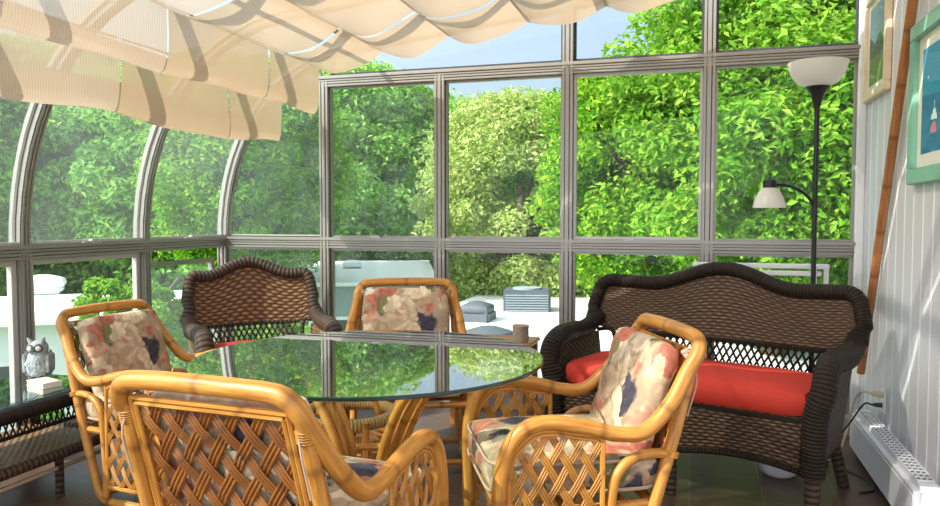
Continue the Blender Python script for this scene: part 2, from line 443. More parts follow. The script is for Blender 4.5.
# ------------------------------------------------------------------ setting
fl = MB().box((XL - 0.08, YF - 0.1, -0.12), (XR + 0.1, YB + 0.1, 0.0)).build('floor', M['tiles'], smooth=False); struct(fl)
wr = MB().box((XR, YF - 0.1, 0.0), (XR + 0.12, YB + 0.06, 3.1)).build('wall_right', M['boards'], smooth=False); struct(wr)
struct(MB().bevbox((XR - 0.045, YB - 0.05, 0.0), (XR, YB + 0.02, 2.75)).build('trim_1', M['white_trim']))
# low curb under the glazing
struct(MB().bevbox((XL - 0.05, YB - 0.05, 0.0), (XR, YB + 0.06, ZS - 0.03)).build('wall_back', M['alu_pale']))
struct(MB().bevbox((XL - 0.06, YF, 0.0), (XL + 0.04, YB - 0.05, ZS - 0.03)).build('wall_left', M['alu_pale']))

tn = [1]
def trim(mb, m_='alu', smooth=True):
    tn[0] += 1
    return struct(mb.build('trim_%d' % tn[0], [M[m_], M['alu_groove_shade']], smooth=smooth))
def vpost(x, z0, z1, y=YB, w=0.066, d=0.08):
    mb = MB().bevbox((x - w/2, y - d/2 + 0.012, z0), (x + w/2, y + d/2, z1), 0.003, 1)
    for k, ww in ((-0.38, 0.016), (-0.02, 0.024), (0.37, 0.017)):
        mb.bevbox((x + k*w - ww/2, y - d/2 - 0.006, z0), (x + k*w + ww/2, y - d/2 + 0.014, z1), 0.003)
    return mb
for x, top in ((PX[0], ZT), (PX[1], ZT), (PX[2], zroof(PX[2]) - 0.02), (PX[3], zroof(PX[3]) - 0.02)):
    trim(vpost(x, ZS - 0.03, top))
trim(vpost(XL + 0.005, ZS - 0.03, ZM, w=0.075, d=0.075))
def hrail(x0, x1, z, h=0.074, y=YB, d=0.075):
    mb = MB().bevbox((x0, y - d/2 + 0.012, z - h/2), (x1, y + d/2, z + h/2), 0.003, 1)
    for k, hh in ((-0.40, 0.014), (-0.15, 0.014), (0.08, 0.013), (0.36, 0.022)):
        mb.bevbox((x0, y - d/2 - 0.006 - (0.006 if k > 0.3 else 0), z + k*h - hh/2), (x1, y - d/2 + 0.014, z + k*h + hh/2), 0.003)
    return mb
trim(hrail(XL + 0.03, XR - 0.04, ZM))
xa = -2.62
trim(hrail(xa + 0.06, XR - 0.04, ZT, 0.072))
# left mid rail and posts
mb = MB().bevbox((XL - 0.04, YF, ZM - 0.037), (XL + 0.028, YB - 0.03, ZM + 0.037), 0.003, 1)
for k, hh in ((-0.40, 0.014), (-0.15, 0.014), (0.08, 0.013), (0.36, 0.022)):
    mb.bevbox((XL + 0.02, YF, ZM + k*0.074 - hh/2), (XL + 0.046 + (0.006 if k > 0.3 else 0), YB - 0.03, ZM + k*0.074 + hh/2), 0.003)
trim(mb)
for y in LY[1:]:
    mb = MB().bevbox((XL - 0.04, y - 0.033, ZS - 0.03), (XL + 0.04, y + 0.033, ZM), 0.004)
    for k in (-0.3, 0.0, 0.3): mb.bevbox((XL + 0.036, y + k*0.066 - 0.006, ZS - 0.03), (XL + 0.048, y + k*0.066 + 0.006, ZM), 0.002)
    trim(mb)
# curved rafters
def rafter(y, w=0.062, d=0.075):
    pts = roofprof(16); mb = MB()
    def strip(w0, w1, din, dout):
        V, F = [], []
        for i, (x, z) in enumerate(pts):
            a = pts[max(i-1, 0)]; c_ = pts[min(i+1, len(pts)-1)]
            t = Vector((c_[0]-a[0], c_[1]-a[1])).normalized(); nx, nz = t.y, -t.x     # inward normal
            for (yy, dd) in ((w0, din), (w1, din), (w1, -dout), (w0, -dout)):
                V.append((x + nx*dd, y + yy, z + nz*dd))
        for i in range(len(pts) - 1):
            for k in range(4): F.append((i*4+k, i*4+(k+1) % 4, i*4+4+(k+1) % 4, i*4+4+k))
        F += [(3, 2, 1, 0), tuple(len(V)-4+k for k in range(4))]
        mb.add(V, F)
    strip(-w/2, w/2, 0.035, 0.035)
    for k in (-0.3, 0, 0.3): strip(k*w - 0.006, k*w + 0.006, 0.043, 0.0)
    return mb
for y in LY: trim(rafter(y))
trim(MB().bevbox((XR - 0.06, YF, zroof(XR) - 0.05), (XR, YB, zroof(XR) + 0.05)))   # ridge plate on the house wall

wn = [0]
def sash(P, up, side, nrm, fw, framemat='alu_pale', panemat='pane', latch=False, gasket=False, frame=True):
    """rectangular window between corner P, P+side, P+side+up"""
    wn[0] += 1
    P, up, side, nrm = Vector(P), Vector(up), Vector(side), Vector(nrm).normalized()
    W, H = side.length, up.length; ex, ey = side.normalized(), up.normalized()
    mtx = Matrix(((ex.x, ey.x, nrm.x, P.x), (ex.y, ey.y, nrm.y, P.y), (ex.z, ey.z, nrm.z, P.z), (0, 0, 0, 1)))
    mb = MB(); th = 0.018
    for lo, hi in (((0, 0), (W, fw)), ((0, H-fw), (W, H)), ((0, fw), (fw, H-fw)), ((W-fw, fw), (W, H-fw))):
        mb.bevbox((lo[0], lo[1], -th), (hi[0], hi[1], th), 0.003, mtx=mtx)
    o = mb.build('window_%d' % wn[0], M['gasket'] if gasket else M[framemat]); struct(o)
    pm = MB().box((fw - 0.004, fw - 0.004, -0.003), (W - fw + 0.004, H - fw + 0.004, 0.003), mtx=mtx)
    pm.build('pane', M[panemat], o, smooth=False)
    if latch:
        lb = MB().bevbox((W*latch - 0.035, -0.012, th), (W*latch + 0.035, 0.014, th + 0.03), 0.005, mtx=mtx)
        lb.bevbox((W*latch - 0.06, 0.004, th + 0.02), (W*latch - 0.02, 0.012, th + 0.032), 0.003, mtx=mtx)
        lb.build('latch', M['alu_pale'], o)
    return o
g = 0.034
cols = [(XL + 0.04, PX[0] - g)] + [(PX[k] + g, (PX[k+1] - g) if k < 3 else XR - 0.047) for k in range(4)]
hz = ['pane_hazy', 'pane_hazy', 'pane', 'pane_clear', 'pane']
for k, (x0, x1) in enumerate(cols):
    sash((x0, YB, ZS - 0.02), (0, 0, ZM - 0.037 - ZS + 0.02), (x1 - x0, 0, 0), (0, -1, 0), 0.016, 'alu', hz[k] if k != 3 else 'pane')
    if k: sash((x0, YB, ZM + 0.037), (0, 0, ZT - 0.036 - ZM - 0.037), (x1 - x0, 0, 0), (0, -1, 0), 0.018 if k == 3 else 0.012, 'alu_pale' if k == 3 else 'alu', hz[k], latch=0.45 if k in (1, 3) else False)
# transom lights above the top rail (sloping heads)
def polypane(corners, name_panemat, frame_w=0.014, gasket=True):
    wn[0] += 1
    mb = MB(); n = len(corners); Cn = [Vector(c_) for c_ in corners]
    for i in range(n): mb.tube([Cn[i], Cn[(i+1) % n]], frame_w, 4)
    o = mb.build('window_%d' % wn[0], M['gasket'] if gasket else M['alu'], smooth=False); struct(o)
    V = [c_ + Vector((0, 0.003, 0)) for c_ in Cn] + [c_ - Vector((0, 0.003, 0)) for c_ in Cn]
    F = [tuple(range(n)), tuple(range(2*n-1, n-1, -1))] + [(i, (i+1) % n, n+(i+1) % n, n+i) for i in range(n)]
    MB().add(V, F).build('pane', M[name_panemat], o, smooth=False)
    return o
for x0, x1 in ((-2.35, PX[2] - g), (PX[2] + g, PX[3] - g), (PX[3] + g, XR - 0.047)):
    zb = ZT + 0.044
    polypane([(x0, YB, zb), (x1, YB, zb), (x1, YB, zroof(x1) - 0.05), (x0, YB, max(zroof(x0) - 0.05, zb + 0.01))], 'pane_clear')
# curved end light left of the first post
cs = [(PX[0] - g, YB, ZM + 0.045), (PX[0] - g, YB, zroof(PX[0]) - 0.05)]
for i in range(13, -1, -1):
    x, z = eave(i / 14)
    if x < PX[0] - g - 0.1: cs.append((x + 0.045, YB, z - (0.03 if i > 2 else 0) + (0.045 if i == 0 else 0)))
polypane(cs, 'pane_hazy', 0.008, gasket=False)
# left wall: lower sashes, curved eave glass, roof glass
for k in range(len(LY) - 1):
    y1, y0 = LY[k] - 0.035, LY[k+1] + 0.035
    if k == 0:   # an awning sash tilted open
        o = sash((XL - 0.01, y0, ZS - 0.02), (-0.07, 0, ZM - 0.095 - ZS), (0, y1 - y0, 0), (1, 0, 0.2), 0.03, 'alu', 'pane_hazy')
    else:
        sash((XL, y0, ZS - 0.02), (0, 0, ZM - 0.037 - ZS + 0.02), (0, y1 - y0, 0), (1, 0, 0), 0.03, 'alu_pale', 'pane')
    wn[0] += 1
    fm = MB()
    for yy in (y0, y1):
        fm.tube([(eave(i/14)[0], yy, eave(i/14)[1]) for i in range(15)], 0.008, 4)
    fm.bevbox((XL + 0.0, y0, ZM + 0.037), (XL + 0.03, y1, ZM + 0.052), 0.003)
    o = struct(fm.build('window_%d' % wn[0], M['alu_pale']))
    MB().grid(lambda u, v: (eave(v)[0], y0 + (y1-y0)*u, eave(v)[1]), 1, 16, thick=0.005).build('pane', M['pane_hazy'], o)
    if k in (0, 1):
        yl = y0 + (y1-y0)*0.52
        MB().bevbox((XL + 0.03, yl - 0.04, ZM + 0.03), (XL + 0.065, yl + 0.04, ZM + 0.056), 0.006).bevbox((XL + 0.05, yl - 0.10, ZM + 0.034), (XL + 0.062, yl - 0.03, ZM + 0.044), 0.003).build('latch', M['alu_pale'], o)
    wn[0] += 1
    rm = MB().box((XE - 0.01, y0 - 0.02, zroof(XE) - 0.012), (XE + 0.012, y1 + 0.02, zroof(XE) + 0.012))
    rm.box((-0.66, y0, zroof(-0.65) - 0.02), (-0.62, y1, zroof(-0.63) + 0.02))
    o = struct(rm.build('window_%d' % wn[0], M['alu'], smooth=False))
    MB().grid(lambda u, v: (XE + (XR - XE)*v, y0 + (y1-y0)*u, zroof(XE + (XR-XE)*v)), 1, 1, thick=0.005).build('pane', M['pane'], o, smooth=False)

# ------------------------------------------------------------------ roof blinds
CUSP = [(-2.33, 2.19), (-1.884, 2.262), (-1.44, 2.325), (-0.954, 2.382), (-0.493, 2.428), (-0.03, 2.472), (0.43, 2.52), (0.87, 2.57)]
def shade_profile():
    pts = []
    # hanging folds over the curved eave, hem first
    def loop(a, b_, bot, n=10):
        for i in range(n):
            t = i / n; x = a[0] + (b_[0]-a[0])*t; z = a[1] + (b_[1]-a[1])*t
            base = (a[1]*(1-t) + b_[1]*t); dip = base - bot
            z -= dip * (sin(pi*t)**0.8); x += 0.10 * sin(pi*t) * (1 if bot < 2 else 0.4)
            pts.append((x, z))
    pts.append((-2.87, 1.80)); pts.append((-2.86, 1.85))
    loop((-2.84, 1.90), (-2.60, 2.06), 1.70)
    loop((-2.60, 2.06), (-2.33, 2.19), 1.90)
    for (a, b_) in zip(CUSP[:-1], CUSP[1:]):
        n = 10
        for i in range(n):
            t = i / n; sag = 0.085 if a[0] < -1 else 0.065
            pts.append((a[0] + (b_[0]-a[0])*t, a[1] + (b_[1]-a[1])*t - sag * 4*t*(1-t)**1.15))
    pts.append(CUSP[-1]); return pts
SP = shade_profile()
SL = [0]
for a, b_ in zip(SP[:-1], SP[1:]): SL.append(SL[-1] + sqrt((a[0]-b_[0])**2 + (a[1]-b_[1])**2))
def make_shade(y0, y1, fm, label, seed):
    ph = 0.7
    root = empty('roman_blind', ((XL+XR)/2, (y0+y1)/2, 2.3)); tag(root, label, 'blind', 'fabric blinds under the glass roof')
    ns = len(SP) - 1; nv = 8
    V, F, U = [], [], []
    for j in range(nv + 1):
        v = j / nv
        for i in range(ns + 1):
            x, z = SP[i]
            k = min(1, max(0, (-2.3 - x) / 0.3))
            yw = y0 + (y1-y0)*v
            z += k * 0.022 * sin(ph + 4*yw + i*0.3) + 0.006*sin(ph + 9*yw + i*0.9)
            x += k * 0.015 * sin(ph*2 + 4*yw + i*0.5)
            yo = (v - 0.5) * 2 * 0.008 * min(1, max(0, (-2.2 - x) / 0.1))
            e = yo + 0.008 * sin(i * 2*pi/10) * (1 if j in (0, nv) else 0)
            V.append((x - root.location.x, y0 + (y1-y0)*v + e - root.location.y, z - root.location.z))
    for j in range(nv):
        for i in range(ns):
            F.append((j*(ns+1)+i, j*(ns+1)+i+1, (j+1)*(ns+1)+i+1, (j+1)*(ns+1)+i))
            ya, yb_ = (y1-y0)*j/nv, (y1-y0)*(j+1)/nv
            U.append([(SL[i], ya), (SL[i+1], ya), (SL[i+1], yb_), (SL[i], yb_)])
    MB().add(V, F, U).build('fabric', fm, root)
    for (x, z) in CUSP + [(-2.60, 2.06), (-2.84, 1.90)]:
        MB().tube([(x - root.location.x, y0 - root.location.y, z + 0.008 - root.location.z), (x - root.location.x, y1 - root.location.y, z + 0.008 - root.location.z)], 0.006, 6).build('rod', M['shade_rod'], root)
make_shade(3.825, 4.40, M['shade'], 'cream fabric roof blind with scalloped edge next to the back windows', 1)
make_shade(2.965, 3.795, M['shade'], 'cream fabric roof blind, second from the back windows, over the glass table', 2)
make_shade(2.10, 2.94, M['shade_mesh'], 'finely striped mesh roof blind hanging in folds at upper left', 3)
make_shade(1.23, 2.07, M['shade_mesh'], 'mesh roof blind nearest the viewer, before the striped one at upper left', 4)

# ------------------------------------------------------------------ rattan armchairs
WB, BY, ZB, WA, AY, ZA, FY, RY = 0.255, 0.345, 0.842, 0.307, 0.178, 0.612, 0.305, 0.235
def lattice(mb, poly, f3, sp, ang, bw=0.0085, off=0.0095, amp=0.004):
    """woven bands of three canes clipped to a polygon in (a, b)"""
    def inside(p):
        c_ = False; n = len(poly)
        for i in range(n):
            (x1, y1), (x2, y2) = poly[i], poly[(i+1) % n]
            if (y1 > p[1]) != (y2 > p[1]) and p[0] < (x2-x1)*(p[1]-y1)/(y2-y1) + x1: c_ = not c_
        return c_
    cx = sum(p[0] for p in poly)/len(poly); cy = sum(p[1] for p in poly)/len(poly)
    dirs = [(cos(ang), sin(ang)), (-cos(ang), sin(ang))]; nr = [(-d_[1], d_[0]) for d_ in dirs]
    for k in (0, 1):
        d_, n_ = dirs[k], nr[k]; o_ = nr[1-k]
        for i in range(-14, 15):
            run = []
            def flush(run):
                if len(run) < 4: return
                for q in (-1, 0, 1):
                    V = []
                    for s_ in run:
                        a, c_ = cx + d_[0]*s_ + n_[0]*i*sp, cy + d_[1]*s_ + n_[1]*i*sp
                        jc = ((a-cx)*o_[0] + (c_-cy)*o_[1]) / sp
                        w = amp * cos(pi*(i + jc)) * (1 if k == 0 else -1)
                        for (e, hh) in ((-0.5, 0), (0.0, 0.0026), (0.5, 0), (0.0, -0.0026)):
                            t = off*q + bw*e
                            V.append(f3(a + n_[0]*t, c_ + n_[1]*t, w + hh))
                    F = []; U = []
                    for m_ in range(len(run) - 1):
                        for z in range(4):
                            F.append((m_*4+z, m_*4+(z+1) % 4, m_*4+4+(z+1) % 4, m_*4+4+z))
                            U.append([(run[m_], z*0.004), (run[m_], z*0.004+0.004), (run[m_+1], z*0.004+0.004), (run[m_+1], z*0.004)])
                    F += [(3, 2, 1, 0), tuple(len(V)-4+z for z in range(4))]; U += [[(0, 0)]*4]*2
                    mb.add(V, F, U)
            s_ = -0.7
            while s_ < 0.7:
                p = (cx + d_[0]*s_ + n_[0]*i*sp, cy + d_[1]*s_ + n_[1]*i*sp)
                if inside(p): run.append(s_)
                else: flush(run); run = []
                s_ += 0.008
            flush(run)

def make_chair():
    root = empty('rattan_armchair')
    R = 0.024
    def side(s):
        return [(s*WA, FY, 0.02), (s*WA, FY+0.004, 0.30), (s*WA, FY-0.002, 0.47), (s*WA, FY-0.045, 0.575), (s*WA, AY, ZA), (s*(WA-0.002), 0.06, 0.597),
                (s*(WA-0.004), -0.06, 0.567), (s*(WA-0.008), -0.15, 0.572), (s*(WA-0.02), -0.235, 0.65), (s*(WB+0.010), -BY+0.045, 0.745), (s*(WB+0.002), -BY+0.008, ZB-0.045), (s*(WB-0.022), -BY-0.006, ZB-0.010), (s*(WB-0.07), -BY-0.008, ZB+0.004)]
    path = side(-1) + [(0, -BY-0.011, ZB+0.008)] + side(1)[::-1]
    MB().tube(crv(path, 7), R, 12).build('arm_frame', M['rattan'], root)
    for s in (-1, 1):
        leg = [(s*(WB-0.006), -BY+0.022, ZB-0.06), (s*(WB+0.006), -0.275, 0.6), (s*(WB+0.016), -0.195, 0.34), (s*(WB+0.022), -0.115, 0.10), (s*(WB+0.025), -0.085, 0.045), (s*(WB+0.03), -0.03, 0.024), (s*(WB+0.035), 0.08, 0.024), (s*(WA-0.015), FY-0.03, 0.024)]
        MB().tube(crv(leg, 6), 0.020, 10).build('rear_leg', M['rattan'], root)
        hoop = [(s*(WB+0.012), -0.245, 0.485), (s*(WB+0.018), -0.19, 0.492), (s*(WA-0.018), -0.12, 0.487), (s*(WA-0.010), -0.07, 0.455), (s*(WA-0.008), -0.045, 0.39), (s*(WA-0.008), -0.03, 0.2), (s*(WA-0.008), -0.03, 0.04)]
        MB().tube(crv(hoop, 6), 0.016, 10).build('side_hoop', M['rattan'], root)
        # lattice side panel: (y, z) outline under the arm
        top = [(FY-0.022, 0.09), (FY-0.022, 0.45), (FY-0.055, 0.545), (AY, ZA-0.024), (0.06, 0.573), (-0.005, 0.556), (-0.012, 0.50), (-0.012, 0.09)]
        ox = s*(WA)
        mb = MB(); lattice(mb, top, lambda a, c_, w: (ox + w, a, c_), 0.054, radians(60), bw=0.0072, off=0.0080, amp=0.0025)
        mb.build('side_lattice', M['cane_gold'], root)
        fr = MB()
        ol = crv([(ox, y, z) for y, z in top], 3)
        fr.tube(ol, 0.007, 6); fr.tube([(p.x, p.y*0.965 + 0.004, p.z - 0.012) for p in ol], 0.006, 6)
        fr.tube([(ox, FY-0.02, 0.10), (ox, -0.02, 0.10)], 0.009, 6)
        fr.build('side_trim', M['rattan'], root)
    # back lattice panel
    b0, b1 = Vector((0, -0.205, 0.36)), Vector((0, -BY+0.006, ZB-0.03))
    eb = (b1-b0).normalized(); Lb = (b1-b0).length; en = Vector((0, -eb.z, eb.y))
    def f3(a, c_, w): return b0 + Vector((a, 0, 0)) + eb*c_ + en*w
    poly = [(-WB+0.024, 0.0), (WB-0.024, 0.0), (WB-0.032, Lb-0.012), (-WB+0.032, Lb-0.012)]
    mb = MB(); lattice(mb, poly, f3, 0.060, radians(55), bw=0.0095, off=0.0105, amp=0.0028); mb.build('back_lattice', M['lattice'], root)
    fr = MB()
    for ins, rad, w in ((0.0, 0.0075, 0.004), (0.013, 0.006, 0.006)):
        q = [f3(-WB+0.024+ins, 0, w), f3(WB-0.024-ins, 0, w), f3(WB-0.032-ins, Lb-0.012-ins, w), f3(-WB+0.032+ins, Lb-0.012-ins, w)]
        for i in range(4): fr.tube([q[i], q[(i+1) % 4]], rad, 6)
    fr.build('back_trim', M['rattan'], root)
    # seat frame: rails and cross bars
    sf = MB()
    for y, z, w in ((FY-0.01, 0.33, WA-0.02), (-0.19, 0.33, WB+0.005), (FY-0.01, 0.06, WA-0.02), (-0.07, 0.05, WB+0.01)):
        sf.tube([(-w, y, z), (w, y, z)], 0.015, 8)
    for s in (-1, 1): sf.tube([(s*(WA-0.02), FY-0.01, 0.33), (s*(WB+0.005), -0.19, 0.33)], 0.015, 8)
    for k in range(5):
        y = -0.2 + 0.1*k; sf.tube([(-WA+0.03, y, 0.335), (WA-0.03, y, 0.335)], 0.009, 6)
    sf.build('seat_frame', M['rattan'], root)
    # cane bindings at the joints
    for s in (-1, 1):
        for (cx, cy, cz, ax, rr, n) in ((s*(WB-0.002), -BY+0.032, ZB-0.095, (0, 0.27, -1), 0.0225, 5), (s*(WB+0.012), -0.245, 0.485, (0, 0.3, -1), 0.0235, 3)):
            bd = MB(); a = Vector(ax).normalized(); p = Vector((cx, cy, cz))
            for k in range(n):
                q = p + a*(k - n/2)*0.0065; u = a.orthogonal().normalized(); v = a.cross(u)
                bd.tube([q + (u*cos(t*pi/6) + v*sin(t*pi/6))*rr for t in range(12)], 0.0034, 5, closed=True)
            bd.build('cane_binding', M['rattan'], root)
    # cushions
    sc = MB().cushion(0.535, 0.56, 0.145, r=0.06, bulge=0.12).build('seat_cushion', M['floral'], root); sc.location = (0, 0.05, 0.425)
    for zz in (-0.045, 0.045):
        pts = []
        for k in range(40):
            a = 2*pi*k/40; ca, sa = cos(a), sin(a)
            pts.append((0.267*math.copysign(abs(ca)**0.28, ca), 0.28*math.copysign(abs(sa)**0.28, sa), zz))
        MB().tube(pts, 0.0055, 5, closed=True).build('piping', M['piping'], sc)
    tilt = Matrix.Rotation(-math.atan2(eb.y, eb.z) + 0.10, 4, 'X')
    bc = MB().cushion(0.455, 0.40, 0.088, r=0.043, bulge=0.16, wob=0.005, mtx=Matrix.Rotation(pi/2, 4, 'X')).build('back_cushion', M['floral'], root)
    bc.location = (0, -BY+0.130, 0.632); bc.rotation_euler = (0.298, 0, 0)
    for s in (-1, 1):
        t = MB()
        p = Vector((s*0.222, -0.03, 0.185))
        for k in range(3):
            a = 0.7*k - 0.6
            t.tube(crv([p, p + Vector((s*0.012*cos(a)+s*0.006, -0.012, 0.012*sin(a)+0.008)), p + Vector((s*0.022*cos(a), -0.024, 0.018*sin(a))), p + Vector((s*0.008, -0.018, -0.006))], 4), 0.003, 5)
        t.tube(crv([p, p + Vector((s*0.03, -0.06, -0.06)), p + Vector((s*0.035, -0.065, -0.19))], 5), 0.003, 5)
        t.build('tie', M['piping'], bc)
    return root
ch = make_chair()
chairs = [((-1.039, 1.796), -0.077, 1.0, 'rattan armchair in the front, seen from behind with woven lattice back'),
          ((-0.395, 2.545), 2.015, 1.0, 'rattan armchair on the right of the table, seen from its side before the red cushion'),
          ((-2.30, 2.83), -1.68, 0.95, 'rattan armchair on the left of the table beside the owl figurine'),
          ((-1.40, 3.56), 3.51, 1.02, 'rattan armchair behind the glass table, facing the viewer')]
for i, ((x, y), a, sc_, lab) in enumerate(chairs):
    o = ch if i == 0 else copy_tree(ch)
    o.location = (x, y, 0); o.rotation_euler = (0, 0, a); o.scale = (sc_,)*3
    tag(o, lab, 'armchair', 'rattan armchairs around the table')

# ------------------------------------------------------------------ glass table
TX, TY, TR = -1.086, 2.417, 0.61
tb = empty('glass_table', (TX, TY, 0)); tag(tb, 'round glass-topped dining table on a sheaf of bent rattan poles', 'table')
mb = MB(); n = 96
prof = [(TR-0.004, 0.727), (TR, 0.730), (TR, 0.737), (TR-0.004, 0.740)]
mb.lathe(prof, n, mi=1)
top = [(0, 0, 0.740)] + [((TR-0.004)*cos(2*pi*k/n), (TR-0.004)*sin(2*pi*k/n), 0.740) for k in range(n)]
mb.add(top, [(0, 1+k, 1+(k+1) % n) for k in range(n)])
bot = [(0, 0, 0.727)] + [((TR-0.004)*cos(2*pi*k/n), (TR-0.004)*sin(2*pi*k/n), 0.727) for k in range(n)]
mb.add(bot, [(0, 1+(k+1) % n, 1+k) for k in range(n)])
mb.build('glass_top', [M['table_glass'], M['glass_edge']], tb)
for k in range(3):
    a = radians((329, 66, 168)[k])
    for j in (-1, 0, 1):
        aa = a + j*0.32; ab = a + j*0.62
        pts = [(0.30*cos(ab), 0.30*sin(ab), 0.022), (0.235*cos(a+j*0.5), 0.235*sin(a+j*0.5), 0.13), (0.12*cos(aa), 0.12*sin(aa), 0.30), (0.13*cos(aa), 0.13*sin(aa), 0.42), (0.23*cos(a+j*0.2), 0.23*sin(a+j*0.2), 0.60), (0.335*cos(a+j*0.12), 0.335*sin(a+j*0.12), 0.712)]
        MB().tube(crv(pts, 6), 0.016, 9).build('leg', M['rattan'], tb)
for z, r in ((0.37, 0.145), (0.035, 0.275)):
    MB().tube([(r*cos(2*pi*k/32), r*sin(2*pi*k/32), z) for k in range(32)], 0.014, 8, closed=True).build('ring', M['rattan'], tb)
for k in range(3):
    a = radians((329, 66, 168)[k])
    p = MB().lathe([(0.0, 0.0), (0.022, 0.0), (0.022, 0.010), (0.0, 0.010)], 12, (0.335*cos(a), 0.335*sin(a), 0.716)); p.build('glass_pad', M['rattan_pale'], tb)

# ------------------------------------------------------------------ basket under the table
bk = empty('rattan_basket', (-1.405, 2.90, 0)); tag(bk, 'round rattan basket with arched handle under the glass table', 'basket')
MB().lathe([(0.0, 0.012), (0.14, 0.012), (0.165, 0.06), (0.18, 0.16), (0.185, 0.20), (0.176, 0.20), (0.16, 0.08), (0.13, 0.03), (0, 0.03)], 28).build('body', M['cane_rope'], bk)
hp = MB()
for k in range(9):
    z = 0.045 + 0.035*k if k < 5 else 0.225 + 0.026*(k-5)
    r = 0.165 + 0.025*min(1, z/0.2)
    hp.tube([(r*cos(2*pi*i/36), r*sin(2*pi*i/36), z) for i in range(36)], 0.0085, 6, closed=True)
hp.build('cane_hoops', M['orange_wood'], bk)
for z, r in ((0.20, 0.19), (0.385, 0.192)):
    MB().tube([(r*cos(2*pi*i/36), r*sin(2*pi*i/36), z) for i in range(36)], 0.026, 10, closed=True).build('rope_rim', M['cane_rope'], bk)
for k in range(6):
    a = pi/3*k + 0.25
    MB().tube([(0.196*cos(a), 0.196*sin(a), 0.03), (0.214*cos(a), 0.214*sin(a), 0.2), (0.218*cos(a), 0.218*sin(a), 0.40)], 0.014, 6).build('upright', M['orange_wood'], bk)
ha = MB(); d_ = (cos(0.29), sin(0.29))
ha.tube(crv([(-0.13*d_[0], -0.13*d_[1], 0.385), (-0.10*d_[0], -0.10*d_[1], 0.455), (0, 0, 0.478), (0.10*d_[0], 0.10*d_[1], 0.455), (0.13*d_[0], 0.13*d_[1], 0.385)], 6), 0.013, 8)
ha.build('handle', M['orange_wood'], bk)

